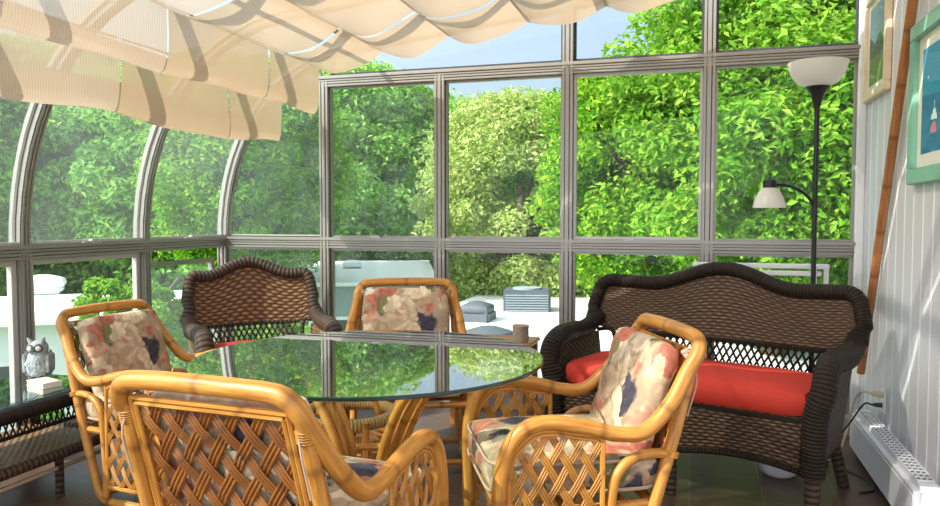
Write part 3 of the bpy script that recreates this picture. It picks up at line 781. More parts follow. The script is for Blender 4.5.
# ------------------------------------------------------------------ dark wicker seats
def make_wicker(name, hw, depth, crest, shoulder, seat_z, apr_z, leg_mid, mp, mw, cush_h, arm_z, flare, loc, rz, label, bf_=0.075, hump_w=0.56):
    """local: y=0 front of the seat, -> the back at y=depth; x to the viewer's right"""
    root = empty(name, (loc[0], loc[1], 0), rz); tag(root, label[0], label[1])
    W2 = hw
    zlow = seat_z + cush_h*0.62
    def crestz(t):     # t in -1..1 across the back
        a = abs(t)
        hump = crest - shoulder
        c_ = shoulder + hump * (0.5 + 0.5*cos(pi*min(1, a/hump_w))) + 0.012*max(0, a-hump_w)/(1-hump_w)
        if a > 0.86: c_ -= (1 - sqrt(max(0, 1-((a-0.86)/0.14)**2))) * 0.11
        return c_
    def backpt(t, z):
        h = (z - seat_z) / (crest - seat_z)
        bow = 0.07*t*t
        return (t*(W2 + 0.025 + bf_*max(0, h)**0.45), depth - bow + 0.13*max(0, h)**1.1 - 0.02, z)
    # solid woven back with an open band below it
    zo0, zo1 = zlow - 0.02, zlow + 0.125
    tin = 0.80
    def bf(u, v):
        t = -0.985 + 1.97*u; zt = crestz(t)
        zb_ = zo1 if abs(t) < tin else zo1 + 0.03*((abs(t)-tin)/0.2)
        return backpt(t, zb_ + (zt - zb_)*v)
    MB().grid(bf, 48, 14, su=2*hw, sv=crest-zo1, thick=0.022).build('back_panel', M[mp], root)
    ow = MB(); nd = int(hw*2*tin/0.030)
    for k in range(-3, nd + 3):
        for sg in (-1, 1):
            t0 = -tin + 2*tin*k/nd; t1 = t0 + sg*0.075/hw
            if max(abs(t0), abs(t1)) <= tin + 0.01:
                ow.tube([backpt(t0, zo0), backpt(t1, zo1+0.005)], 0.0056, 5)
    ow.tube([backpt(-tin + 2*tin*i/24, zo0 + 0.0) for i in range(25)], 0.011, 6)
    ow.tube([backpt(-tin + 2*tin*i/24, zo1) for i in range(25)], 0.012, 6)
    ow.build('open_weave', M[mw], root)
    # crest roll, running down over the shoulders
    pts = [Vector(backpt(-1 + 2*i/60, crestz(-1 + 2*i/60))) for i in range(61)]
    lz = arm_z + 0.03
    def down(s):
        a = Vector(backpt(s, crestz(1)))
        return [a + Vector((s*0.008, -0.01, -0.04)), Vector((a.x - s*0.004, a.y-0.03, lz + (a.z-lz)*0.45)), Vector((s*(W2+0.06+flare*0.5), a.y-0.06, lz))]
    path = down(-1)[::-1] + pts + down(1)
    MB().tube(path, 0.036, 12).build('crest_roll', M[mw], root)
    for s in (-1, 1):
        ya = depth - 0.05
        # arm: broad roll that curls over at the front and runs down into the post
        xa_, xf = s*(W2 + 0.045 + flare*0.5), s*(W2 + 0.035 + flare*0.25)
        arm = crv([(xa_, ya + 0.03, arm_z + 0.05), (xa_, ya - 0.10, arm_z + 0.005), (s*(W2+0.05+flare*0.4), depth*0.45, arm_z), (xf, 0.10, arm_z + 0.005), (xf, 0.015, arm_z - 0.025), (xf - s*0.004, -0.03, arm_z - 0.10), (s*(W2+0.02), -0.035, arm_z - 0.20), (s*(W2+0.01), -0.03, apr_z)], 6)
        MB().tube(arm, [0.045]*10 + [0.05]*(len(arm)-10), 12).build('arm', M[mw], root)
        # arm side panel
        def sf(u, v):
            y = 0.0 + (depth - 0.03)*u; zt = arm_z - 0.03
            return (s*(W2 + 0.012 + (0.03 + flare*0.35)*v), y, apr_z + (zt - apr_z)*v)
        MB().grid(sf, 16, 8, su=depth, sv=arm_z - apr_z, thick=0.016).build('side_panel', M[mp], root)
        # arch trim where arm meets back
        def bp(tt, z): q = Vector(backpt(tt*s, z)); return q + Vector((0, -0.03, 0))
        t2 = 1.0
        MB().tube(crv([bp(tin, zo0), bp(tin + 0.01, zo1 - 0.03), bp(tin + 0.05, zo1 + 0.015), bp(0.96, zo1 + 0.01)], 5), 0.012, 6).build('arch_trim', M[mw], root)
        # legs
        MB().tube([(s*(W2+0.012), -0.03, apr_z + 0.03), (s*(W2+0.012), -0.032, 0.0)], [0.034, 0.026], 10).build('leg', M['wicker_wrap_b'], root)
        MB().tube([(s*(W2-0.02), depth - 0.06, apr_z + 0.03), (s*(W2+0.03), depth - 0.03, 0.0)], [0.030, 0.024], 10).build('leg', M['wicker_wrap_b'], root)
    # front apron with shallow arches
    def af(u, v):
        t = -1 + 2*u
        low = apr_z + (0.035*abs(sin(pi*t)) if leg_mid else 0.04*cos(pi*t/2))
        top_ = seat_z
        return (t*(W2 + 0.005), -0.02 - 0.012*cos(pi*t/2), low + (top_ - low)*v)
    MB().grid(af, 36, 6, su=2*hw, sv=seat_z-apr_z, thick=0.018).build('front_apron', M[mp], root)
    MB().tube([Vector(af(i/36, 0)) + Vector((0, -0.004, 0)) for i in range(37)], 0.013, 7).build('apron_edge', M[mw], root)
    MB().grid(lambda u, v: (-W2 + 2*W2*u, depth - 0.03 - (depth-0.02)*v, seat_z), 8, 8, su=2*hw, sv=depth, thick=0.02).build('seat_deck', M[mp], root)
    if leg_mid:
        MB().tube([(0, -0.02, apr_z + 0.03), (0, -0.022, 0.0)], [0.030, 0.024], 10).build('leg', M['wicker_wrap_b'], root)
    cu = MB().cushion(2*W2 - 0.02, depth - 0.09, cush_h, r=cush_h*0.42, bulge=0.10, n=18).build('seat_cushion', M['red'], root)
    cu.location = (0, depth/2 - 0.055, seat_z + cush_h/2 + 0.002); cu['label'] = 'red seat cushion'
    return root
ls = make_wicker('wicker_loveseat', 0.575, 0.56, 0.965, 0.875, 0.40, 0.20, True, 'wicker', 'wicker_wrap', 0.135, 0.635, 0.05, (-0.074, 3.42), radians(-20),
                 ('dark brown wicker loveseat with long red seat cushion', 'loveseat'))
# viewer-side orientation of the armchair: its back is centred on (-2.72, 4.12)
ang = radians(38)
wc = make_wicker('wicker_armchair', 0.325, 0.52, 0.94, 0.86, 0.36, 0.18, False, 'wicker_big', 'wicker_wrap_b', 0.12, 0.57, 0.04,
                 (-2.275, 3.735, 0), radians(45), ('brown wicker armchair with arched back in the window corner', 'armchair'), 0.035, 0.72)

# ------------------------------------------------------------------ wicker side table with owl
st = empty('wicker_side_table', (-2.92, 2.40, 0)); tag(st, 'dark wicker side table with glass top below the left windows', 'side table')
tx0, tx1, ty0, ty1 = -0.235, 0.245, -0.95, 0.545
MB().bevbox((tx0, ty0, 0.444), (tx1 - 0.03, ty1 - 0.02, 0.454), 0.003).build('glass_top', M['table_glass'], st)
MB().box((tx0 + 0.01, ty0 + 0.01, 0.425), (tx1 - 0.04, ty1 - 0.03, 0.440)).build('top_board', simple('slate_blue_board', (0.20, 0.26, 0.28), 0.25, coat=0.4), st, smooth=False)
rim = crv([(tx0, ty0, 0.415), (tx1, ty0, 0.415), (tx1+0.005, (ty0+ty1)/2, 0.415), (tx1, ty1-0.04, 0.415), (tx1-0.05, ty1, 0.415), (tx0, ty1, 0.415)], 8)
MB().tube(rim, 0.034, 10).build('rim', M['wicker_wrap'], st)
lw = MB()
for k in range(46):
    y = ty0 + 0.03 + (ty1-ty0-0.06)*k/45
    for sg in (-1, 1): lw.tube([(tx1, y, 0.40), (tx1 + 0.003, y + sg*0.03, 0.325)], 0.004, 5)
for k in range(14):
    x = tx0 + 0.02 + (tx1-tx0-0.04)*k/13
    for sg in (-1, 1): lw.tube([(x, ty1, 0.40), (x + sg*0.03, ty1, 0.325)], 0.004, 5)
lw.tube([(tx1+0.003, ty0, 0.325), (tx1+0.003, ty1, 0.325), (tx0, ty1, 0.325)], 0.009, 6)
lw.build('open_weave', M['wicker_wrap'], st)
MB().grid(lambda u, v: (tx0 + (tx1+0.03-tx0)*v, ty0 + (ty1-ty0)*u, 0.20), 10, 4, su=ty1-ty0, sv=tx1-tx0, thick=-0.018).build('shelf', M['wicker_shelf'], st)
MB().tube(crv([(tx1+0.03, ty0, 0.195), (tx1+0.035, 0, 0.195), (tx1+0.03, ty1-0.03, 0.195), (tx1-0.03, ty1, 0.195), (tx0, ty1, 0.195)], 8), 0.024, 10).build('shelf_roll', M['wicker_wrap_b'], st)
MB().tube(crv([(tx1+0.02, ty0, 0.11), (tx1+0.022, -0.4, 0.125), (tx1+0.022, 0.2, 0.13), (tx1+0.01, ty1-0.03, 0.125)], 8), 0.009, 7).build('stretcher', simple('grey_cane', (0.42, 0.36, 0.27), 0.5), st)
for (x, y) in ((tx1+0.005, ty0+0.02), (tx1+0.02, 0.20), (tx1-0.02, ty1-0.03), (tx0+0.02, ty0+0.02), (tx0+0.02, ty1-0.03)):
    MB().tube([(x, y, 0.42 if y != 0.20 else 0.20), (x, y, 0.0)], 0.018, 8).build('leg', M['wicker_wrap_b'], st)

ow = empty('owl_figurine', (-2.965, 2.80, 0.459), radians(22)); tag(ow, 'grey feathered owl figurine standing on glass side table', 'figurine')
mb = MB(); prof = [(0.0, 0.018), (0.036, 0.018), (0.052, 0.045), (0.056, 0.08), (0.047, 0.115), (0.040, 0.128), (0.044, 0.145), (0.042, 0.165), (0.028, 0.182), (0.0, 0.186)]
mb.lathe(prof, 24); mb.build('body', M['owl'], ow)
rnd = random.Random(5); fe = MB()
for k in range(150):
    a = rnd.uniform(0, 2*pi); z = rnd.uniform(0.03, 0.125); r = 0.054 - 0.02*abs(z-0.078)/0.05
    c_ = Vector((r*cos(a), r*sin(a), z)); o_ = Vector((cos(a), sin(a), 0)); t_ = Vector((-sin(a), cos(a), 0))
    fe.add([c_ + t_*0.010 + Vector((0, 0, 0.008)), c_ - t_*0.010 + Vector((0, 0, 0.008)), c_ + o_*0.014 - Vector((0, 0, 0.014)), c_ + o_*0.004 + Vector((0, 0, 0.004))], [(0, 2, 3), (3, 2, 1), (0, 1, 2)])
fe.build('feathers', M['owl'], ow, smooth=False)
for s in (-1, 1):
    face = Matrix.Translation((s*0.019, -0.042, 0.155)) @ Matrix.Rotation(pi/2, 4, 'X') @ Matrix.Rotation(s*0.25, 4, 'Y')
    MB().lathe([(0.0, 0.0), (0.019, 0.0), (0.021, 0.004), (0.017, 0.007), (0.013, 0.004)], 18, mtx=face).build('eye_ring', M['owl_dark'], ow)
    MB().lathe([(0.013, 0.003), (0.010, 0.008), (0.0, 0.010)], 16, mtx=face).build('eye', M['owl_eye'], ow)
    MB().tube([(s*0.022, -0.015, 0.172), (s*0.032, -0.018, 0.190), (s*0.040, -0.02, 0.204)], [0.013, 0.009, 0.002], 8).build('ear_tuft', M['owl'], ow)
    MB().cushion(0.03, 0.045, 0.022, mtx=Matrix.Translation((s*0.022, -0.02, 0.010)), n=6).build('foot', M['owl_dark'], ow)
    MB().cushion(0.02, 0.07, 0.085, r=0.009, mtx=Matrix.Translation((s*0.053, 0.0, 0.08)), n=8).build('wing', M['owl'], ow)
MB().tube([(0, -0.043, 0.150), (0, -0.056, 0.143), (0, -0.054, 0.134)], [0.007, 0.005, 0.001], 8).build('beak', M['owl_dark'], ow)
bo = empty('notepad', (-2.845, 2.715, 0.455), radians(-18)); tag(bo, 'small cream notepad lying flat in front of the owl', 'notepad')
MB().bevbox((-0.075, -0.045, 0.0), (0.075, 0.045, 0.003), 0.001).bevbox((-0.075, -0.045, 0.021), (0.075, 0.045, 0.024), 0.001).build('cover', M['paper'], bo)
MB().box((-0.072, -0.042, 0.003), (0.072, 0.042, 0.021)).build('pages', M['mat_white'], bo, smooth=False)

# ------------------------------------------------------------------ small stand with pot behind the table
sd = empty('wooden_stand', (-1.13, 4.32, 0)); tag(sd, 'low dark wooden stand behind the glass table by the back window', 'stand')
MB().bevbox((-0.25, -0.15, 0.475), (0.25, 0.15, 0.50), 0.006).build('top', M['wood'], sd)
for x in (-0.22, 0.22):
    for y in (-0.12, 0.12): MB().bevbox((x-0.018, y-0.018, 0), (x+0.018, y+0.018, 0.475), 0.004).build('leg', M['wood'], sd)
MB().bevbox((-0.21, -0.13, 0.42), (0.21, -0.115, 0.475), 0.003).build('apron', M['wood'], sd)
po = MB().lathe([(0.0, 0.0), (0.042, 0.0), (0.048, 0.02), (0.047, 0.08), (0.050, 0.095), (0.046, 0.100), (0.040, 0.094), (0.040, 0.02), (0.0, 0.015)], 24).build('stoneware_pot', M['stone'])
po.location = (-0.955, 4.25, 0.50); tag(po, 'rough brown stoneware pot on the low wooden stand', 'pot')

# ------------------------------------------------------------------ floor lamp
lp = empty('floor_lamp', (0.60, 4.22, 0)); tag(lp, 'black floor lamp with white bowl shade and small side reading light', 'lamp')
MB().lathe([(0.0, 0.0), (0.135, 0.0), (0.135, 0.015), (0.06, 0.03), (0.02, 0.045), (0.0, 0.045)], 32).build('base', M['black'], lp)
MB().tube([(0, 0, 0.03), (0, 0, 1.80)], 0.0125, 10).build('pole', M['black'], lp)
MB().lathe([(0.012, 1.78), (0.020, 1.81), (0.034, 1.86), (0.062, 1.895), (0.058, 1.90), (0.0, 1.90)], 24).build('bowl_holder', M['black'], lp)
MB().lathe([(0.0, 1.895), (0.058, 1.892), (0.098, 1.915), (0.128, 1.955), (0.146, 2.015), (0.141, 2.017), (0.122, 1.96), (0.094, 1.925), (0.05, 1.905), (0.0, 1.905)], 36).build('bowl_shade', M['opal'], lp)
rl = Vector((-0.9585, -0.285, 0))
arm = crv([Vector((0, 0, 1.22)) + rl*0.012, Vector((0, 0, 1.29)) + rl*0.014, Vector((0, 0, 1.345)) + rl*0.05, Vector((0, 0, 1.385)) + rl*0.13, Vector((0, 0, 1.395)) + rl*0.215], 6)
MB().tube(arm, 0.0075, 8).build('reading_arm', M['black'], lp)
sp_ = rl*0.235
MB().lathe([(0.0, 1.425), (0.018, 1.422), (0.033, 1.415), (0.033, 1.375), (0.0, 1.375)], 16, (sp_.x, sp_.y, 0)).tube([(sp_.x, sp_.y, 1.42), (sp_.x, sp_.y, 1.455)], 0.004, 6).build('socket', M['black'], lp)
MB().lathe([(0.034, 1.378), (0.055, 1.355), (0.072, 1.32), (0.082, 1.275), (0.079, 1.275), (0.069, 1.32), (0.052, 1.352), (0.030, 1.373)], 28, (sp_.x, sp_.y, 0)).build('reading_shade', M['opal'], lp)

# ------------------------------------------------------------------ right wall things
def picture(name, y0, y1, z0, z1, fw, fm, mw, artmb, mats, label, d=0.03):
    cx = (y0+y1)/2; cz = (z0+z1)/2
    r = empty(name, (XR, cx, cz)); tag(r, label, 'picture')
    W, H = (y1-y0)/2, (z1-z0)/2; mb = MB()
    for lo, hi in (((-W, -H), (W, -H+fw)), ((-W, H-fw), (W, H)), ((-W, -H+fw), (-W+fw, H-fw)), ((W-fw, -H+fw), (W, H-fw))):
        mb.bevbox((-d, lo[0], lo[1]), (-0.001, hi[0], hi[1]), 0.004)
    mb.build('frame', fm, r)
    MB().box((-0.012, -W+fw*0.8, -H+fw*0.8), (-0.002, W-fw*0.8, H-fw*0.8)).build('mat_board', M['mat_white'], r, smooth=False)
    artmb(W-fw-mw, H-fw-mw).build('print', mats, r, smooth=False)
    MB().box((-0.020, -W+fw*0.9, -H+fw*0.9), (-0.018, W-fw*0.9, H-fw*0.9)).build('glazing', M['pane_clear'], r, smooth=False)
def q(mb, y0, z0, y1, z1, x, mi):
    mb.add([(x, y0, z0), (x, y1, z0), (x, y1, z1), (x, y0, z1)], [(3, 2, 1, 0)], None, mi)
def art_reflection(W, H):  # reflection of sky and greenery in the glass, painted in as the print
    mb = MB(); q(mb, -W, -H, W, H, -0.0125, 0); q(mb, -W, -H, W, -0.15*H, -0.0128, 1)
    mb.add([(-0.0131, -W, -0.2*H), (-0.0131, -0.3*W, 0.25*H), (-0.0131, 0.3*W, 0.0), (-0.0131, W, 0.3*H), (-0.0131, W, -0.3*H), (-0.0131, -W, -0.3*H)], [(5, 4, 3, 2, 1, 0)], None, 2); return mb
picture('framed_print', 4.08, 4.585, 1.845, 2.40, 0.045, M['wood_pale'], 0.03, art_reflection,
        [simple('print_reflected_sky', (0.25, 0.35, 0.45), 0.7), simple('print_reflected_green', (0.16, 0.24, 0.08), 0.7), simple('print_reflected_trees', (0.08, 0.15, 0.06), 0.7, var=0.5)], 'print with painted-in window reflection in pale wooden frame high on the right wall by the window')
def art_boat(W, H):
    mb = MB(); x = -0.0125
    q(mb, -W, -H, W, H, x, 0)
    mb.add([(x-.0003, -W, 0.05*H), (x-.0003, -0.2*W, 0.0), (x-.0003, W, 0.12*H), (x-.0003, W, -H), (x-.0003, -W, -H)], [(4, 3, 2, 1, 0)], None, 1)
    cy = 0.42*W
    mb.add([(x-.0006, cy-0.13*W, -0.42*H), (x-.0006, cy+0.14*W, -0.40*H), (x-.0006, cy+0.11*W, -0.30*H), (x-.0006, cy-0.10*W, -0.30*H)], [(3, 2, 1, 0)], None, 2)
    q(mb, cy-0.07*W, -0.30*H, cy+0.06*W, -0.22*H, x-.0006, 2); q(mb, cy-0.01*W, -0.22*H, cy+0.01*W, -0.06*H, x-.0006, 2)
    mb.add([(x-.0006, cy-0.12*W, -0.66*H), (x-.0006, cy+0.15*W, -0.64*H), (x-.0006, cy+0.12*W, -0.50*H), (x-.0006, cy, -0.44*H), (x-.0006, cy-0.09*W, -0.50*H)], [(4, 3, 2, 1, 0)], None, 3)
    for k in range(10):
        pass
    mb.add([(x-.0006, cy+0.30*W + 0.03*W*cos(a*pi/5), 0.42*H + 0.03*H*sin(a*pi/5)) for a in range(10)], [tuple(range(9, -1, -1))], None, 2); return mb
picture('framed_print', 2.80, 3.63, 1.365, 2.03, 0.065, M['mint'], 0.055, art_boat,
        [simple('print_teal_sky', (0.03, 0.30, 0.46), 0.7), simple('print_blue_sea', (0.012, 0.17, 0.36), 0.7, var=0.3), simple('print_white', (0.85, 0.88, 0.9), 0.7), simple('print_rose', (0.75, 0.22, 0.30), 0.7)], 'blue print with small boat in mint green frame on the right wall', 0.035)
# wooden pole against the wall
p0, p1 = Vector((XR - 0.032, 4.43, 0.39)), Vector((XR - 0.032, 3.44, 2.50))
wp = MB().tube([p0 + (p1-p0)*k/10 for k in range(11)], 0.021, 8, flat=0.7).build('wooden_pole', M['wood']); tag(wp, 'long red-brown wooden pole slanting against the white board wall', 'pole')
# baseboard heater
ht = empty('baseboard_heater', (XR - 0.055, 3.67, 0)); tag(ht, 'white baseboard heater with slotted top along the right wall', 'heater')
MB().bevbox((-0.055, -0.60, 0.02), (0.054, 0.60, 0.235), 0.022).build('body', M['heater'], ht)
MB().bevbox((-0.058, -0.58, 0.045), (-0.050, 0.58, 0.20), 0.006).build('front_panel', M['heater'], ht)
gr = MB().bevbox((-0.030, -0.52, 0.2335), (0.030, 0.52, 0.2365), 0.001); gr.build('vent', M['dark_slot'], ht)
gs = MB()
for k in range(27): gs.bevbox((-0.030, -0.52 + 0.04*k - 0.006, 0.236), (0.030, -0.52 + 0.04*k + 0.006, 0.241), 0.001)
for x in (-0.03, -0.01, 0.01, 0.03): gs.bevbox((x-0.003, -0.52, 0.236), (x+0.003, 0.52, 0.241), 0.001)
gs.build('vent_slats', M['heater'], ht)
ou = empty('wall_outlet', (XR, 4.05, 0.335)); tag(ou, 'white wall outlet above the heater with two cords plugged in', 'outlet')
MB().bevbox((-0.008, -0.04, -0.06), (-0.0005, 0.04, 0.06), 0.003).build('plate', M['white_trim'], ou)
MB().bevbox((-0.010, -0.018, 0.010), (-0.007, 0.018, 0.042), 0.003).bevbox((-0.010, -0.018, -0.042), (-0.007, 0.018, -0.010), 0.003).build('socket', M['beige_plastic'], ou)
c1 = empty('beige_cord', (XR - 0.011, 4.05, 0.362)); tag(c1, 'beige power cord looping from the wall outlet to floor', 'cord')
MB().tube([(0, 0, 0), (-0.03, 0, 0.002), (-0.05, 0.0, 0.004)], [0.014, 0.013, 0.008], 8).build('plug', M['beige_plastic'], c1)
MB().tube(crv([(-0.05, 0, 0.004), (-0.085, 0.03, 0.0), (-0.105, 0.08, -0.06), (-0.12, 0.11, -0.16), (-0.15, 0.09, -0.27), (-0.19, 0.05, -0.345), (-0.25, 0.02, -0.357)], 7), 0.0055, 7).build('cable', M['beige_plastic'], c1)
c2 = empty('black_cord', (XR - 0.011, 4.05, 0.309)); tag(c2, 'black power cord trailing from wall outlet along the floor', 'cord')
MB().tube([(0, 0, 0), (-0.025, 0, 0.0), (-0.042, 0.0, 0.0)], [0.012, 0.011, 0.006], 8).build('plug', M['black'], c2)
MB().tube(crv([(-0.042, 0, 0), (-0.075, 0.02, -0.005), (-0.13, 0.03, -0.10), (-0.20, 0.0, -0.20), (-0.21, -0.05, -0.285), (-0.16, -0.12, -0.304), (-0.10, -0.24, -0.304), (-0.10, -0.36, -0.304), (-0.17, -0.42, -0.304)], 7), 0.0045, 7).build('cable', M['black'], c2)
ad = MB().lathe([(0.0, 0.0), (0.036, 0.0), (0.042, 0.012), (0.042, 0.032), (0.034, 0.046), (0.0, 0.05)], 20).build('foot_switch', M['black']); ad.location = (0.61, 3.98, 0.0); tag(ad, 'round black foot switch on floor behind loveseat leg', 'switch')
bw = MB().lathe([(0.0, 0.0), (0.060, 0.0), (0.085, 0.02), (0.105, 0.075), (0.101, 0.076), (0.08, 0.026), (0.05, 0.010), (0.0, 0.010)], 28).build('bowl', M['white_bowl']); bw.location = (0.41, 3.80, 0.0); tag(bw, 'round white bowl on the tiles under the loveseat', 'bowl')
# white rack frame behind the loveseat
rk = empty('towel_rack', (0.36, 4.50, 0)); tag(rk, 'white metal rack frame standing between loveseat and back window', 'rack')
for z, x0, x1 in ((0.955, -0.36, 0.36), (0.915, -0.32, 0.32)): MB().bevbox((x0, -0.012, z-0.014), (x1, 0.012, z+0.014), 0.004).build('top_bar', M['white_trim'], rk)
for x in (-0.345, -0.285, 0.285, 0.345): MB().bevbox((x-0.012, -0.012, 0.0), (x+0.012, 0.012, 0.95), 0.004).build('upright', M['white_trim'], rk)
MB().bevbox((-0.34, -0.012, 0.30), (0.34, 0.012, 0.325), 0.004).build('lower_bar', M['white_trim'], rk)

# ------------------------------------------------------------------ outside
GZ = -2.7
struct(MB().grid(lambda u, v: (-70 + 110*u, -25 + 110*v, GZ), 1, 1).build('ground', M['lawn'], smooth=False))
struct(MB().box((XL - 0.05, YF - 0.05, GZ), (XR + 0.1, YB + 0.05, -0.12)).build('wall_base', M['siding_white'], smooth=False))
def house(name, c, rz, w, d, zr, rise, roofm, wallm, label, ov=0.3, extras=None):
    r = empty(name, (c[0], c[1], GZ), rz); tag(r, label, 'building'); H = zr - GZ
    MB().box((-w/2, -d/2, 0), (w/2, d/2, H - 0.12)).build('wall', wallm, r, smooth=False)
    a, bb = w/2 + ov, d/2 + ov
    V = [(-a, -bb, H-0.08), (a, -bb, H-0.08), (a, bb, H-0.08), (-a, bb, H-0.08), (-a, -bb, H), (a, -bb, H), (a, bb, H), (-a, bb, H), (-a, 0, H+rise), (a, 0, H+rise)]
    MB().add(V, [(3, 2, 1, 0), (0, 1, 5, 4), (2, 3, 7, 6), (1, 2, 6, 9, 5), (3, 0, 4, 8, 7), (4, 5, 9, 8), (7, 8, 9, 6)]).build('roof', roofm, r, smooth=False)
    for x in (-w*0.32, w*0.02, w*0.33):
        wf = MB().bevbox((x-0.45, -d/2-0.03, H-1.75), (x+0.45, -d/2+0.01, H-0.75), 0.01).build('window', M['white_trim'], r)
        MB().box((x-0.38, -d/2-0.035, H-1.68), (x+0.38, -d/2-0.028, H-0.82)).build('window_glass', M['owl_dark'], wf, smooth=False)
    return r
house('flat_roof_building', (-1.25, 12.9), 0.08, 5.6, 8.2, -0.55, 0.10, M['roof_white'], M['siding_white'], 'low building with bright white flat roof beyond the back windows')
rh = house('mobile_home', (-8.0, 16.6), radians(24), 3.3, 4.6, -0.15, 0.30, M['roof_grey'], M['siding'], 'blue-grey home with pale grey roof seen between the window posts')
for x in (-1.62, -0.7, 0.5, 1.62): MB().bevbox((x-0.06, -2.56, 0), (x+0.06, -2.44, 2.5), 0.01).build('porch_post', M['white_trim'], rh)
house('white_home', (-13.2, 12.0), radians(40), 8.5, 4.4, -0.62, 0.22, M['roof_white'], M['siding_white'], 'long low home with white roof outside the left windows')
ac = empty('air_conditioner', (-2.86, 13.26, -0.50), 0.20); tag(ac, 'grey rooftop air conditioner on the white flat roof', 'air conditioner')
MB().bevbox((-0.42, -0.36, 0), (0.42, 0.36, 0.42), 0.03).build('housing', M['ac_grey'], ac)
MB().lathe([(0.0, 0.42), (0.26, 0.42), (0.26, 0.45), (0.0, 0.46)], 24).build('fan_grille', M['siding'], ac)
lv = MB()
for k in range(7): lv.bevbox((-0.38, -0.375, 0.06 + 0.045*k), (0.38, -0.358, 0.08 + 0.045*k), 0.003)
lv.build('louvres', M['siding'], ac)
rv = empty('roof_vent', (-2.62, 9.7, -0.55)); tag(rv, 'mushroom-shaped grey vent on the white flat roof', 'vent')
MB().lathe([(0.0, 0), (0.07, 0), (0.07, 0.22), (0.0, 0.22)], 14).build('pipe', M['ac_grey'], rv)
MB().lathe([(0.0, 0.20), (0.34, 0.20), (0.32, 0.24), (0.12, 0.30), (0.0, 0.31)], 20).build('cap', M['ac_grey'], rv)
sb = empty('roof_hatch', (-3.38, 11.8, -0.53)); tag(sb, 'dark grey domed hatch at the left edge of white flat roof', 'hatch')
MB().bevbox((-0.26, -0.26, 0), (0.26, 0.26, 0.22), 0.03).build('curb', M['ac_grey'], sb)
MB().cushion(0.5, 0.5, 0.16, r=0.07, bulge=0.3, mtx=Matrix.Translation((0, 0, 0.25)), n=8).build('dome', M['ac_grey'], sb)
v2 = empty('skylight_dome', (-7.54, 15.82, 0.075), radians(24), 0.5); tag(v2, 'white domed skylight on the pale grey roof', 'skylight')
MB().bevbox((-0.42, -0.3, -0.02), (0.42, 0.3, 0.12), 0.03).build('curb', M['roof_grey'], v2)
MB().cushion(0.86, 0.62, 0.2, r=0.09, bulge=0.3, mtx=Matrix.Translation((0, 0, 0.15)), n=8).build('dome', M['roof_white'], v2)
v3 = empty('vent_cover', (-13.6, 13.0, -0.45), radians(40)); tag(v3, 'white box-shaped vent cover on the left home roof', 'vent')
MB().bevbox((-0.4, -0.3, 0.0), (0.4, 0.3, 0.2), 0.06).build('curb', M['siding_white'], v3)
MB().cushion(0.9, 0.7, 0.22, r=0.1, bulge=0.3, mtx=Matrix.Translation((0, 0, 0.24)), n=8).build('cover', M['roof_white'], v3)

# trees
def leaf(V, F, c_, nrm, size, rnd):
    nrm = nrm.normalized(); u = nrm.orthogonal().normalized(); u.rotate(Quaternion(nrm, rnd.uniform(0, 2*pi))); w = nrm.cross(u)
    o_ = len(V); L, B = size*rnd.uniform(0.7, 1.25), size*rnd.uniform(0.35, 0.6)
    V += [c_ - u*L*0.5, c_ + w*B*0.55 + nrm*B*0.18, c_ + u*L*0.55 - nrm*L*0.18, c_ - w*B*0.55 + nrm*B*0.18]
    F += [(o_, o_+1, o_+2), (o_, o_+2, o_+3)]
def crown_mesh(name, nl, nlump, rx, rz, size, m_, seed, droop=0.25):
    rnd = random.Random(seed); V, F = [], []
    lumps = []
    for k in range(nlump):
        th = rnd.uniform(0, 2*pi); cz = rnd.uniform(-0.95, 1.0); rr = sqrt(max(0, 1-cz*cz)) * rnd.uniform(0.62, 0.98)
        lumps.append((Vector((rr*cos(th)*rx, rr*sin(th)*rx, cz*rz*0.78)), rnd.uniform(0.12, 0.27)*rx))
    for k in range(nl):
        c0, lr = lumps[rnd.randrange(nlump)]
        d_ = Vector((rnd.gauss(0, 1), rnd.gauss(0, 1), rnd.gauss(0.25, 0.9))).normalized()
        rad = lr * (rnd.random()**0.33)*1.12
        p = c0 + Vector((d_.x*rad, d_.y*rad, d_.z*rad*0.75 - 0.2*droop*lr))
        n_ = d_*0.55 + Vector((rnd.gauss(0, 0.55), rnd.gauss(0, 0.55), 0.6 + rnd.gauss(0, 0.45)))
        leaf(V, F, p, n_, size, rnd)
    me = bpy.data.meshes.new(name); me.from_pydata([tuple(v) for v in V], [], F); me.update(); me.materials.append(m_); return me
CR = {
 'maple': crown_mesh('maple_crown', 75000, 200, 2.0, 2.6, 0.105, M['leaf_maple'], 1),
 'bright': crown_mesh('bright_crown', 75000, 210, 2.2, 2.8, 0.105, M['leaf_bright'], 2, 0.6),
 'mid': crown_mesh('mid_crown', 60000, 220, 2.6, 3.2, 0.135, M['leaf_mid'], 3),
 'yellow': crown_mesh('yellow_crown', 55000, 200, 2.4, 3.0, 0.12, M['leaf_yellow'], 4),
 'dark': crown_mesh('dark_crown', 45000, 160, 2.8, 3.2, 0.17, M['leaf_dark'], 5),
 'shrub': crown_mesh('shrub_crown', 9000, 30, 0.8, 0.9, 0.085, M['leaf_bright'], 6),
}
DIM = {'maple': (2.0, 2.6), 'bright': (2.2, 2.8), 'mid': (2.6, 3.2), 'yellow': (2.4, 3.0), 'dark': (2.8, 3.2), 'shrub': (0.8, 0.9)}
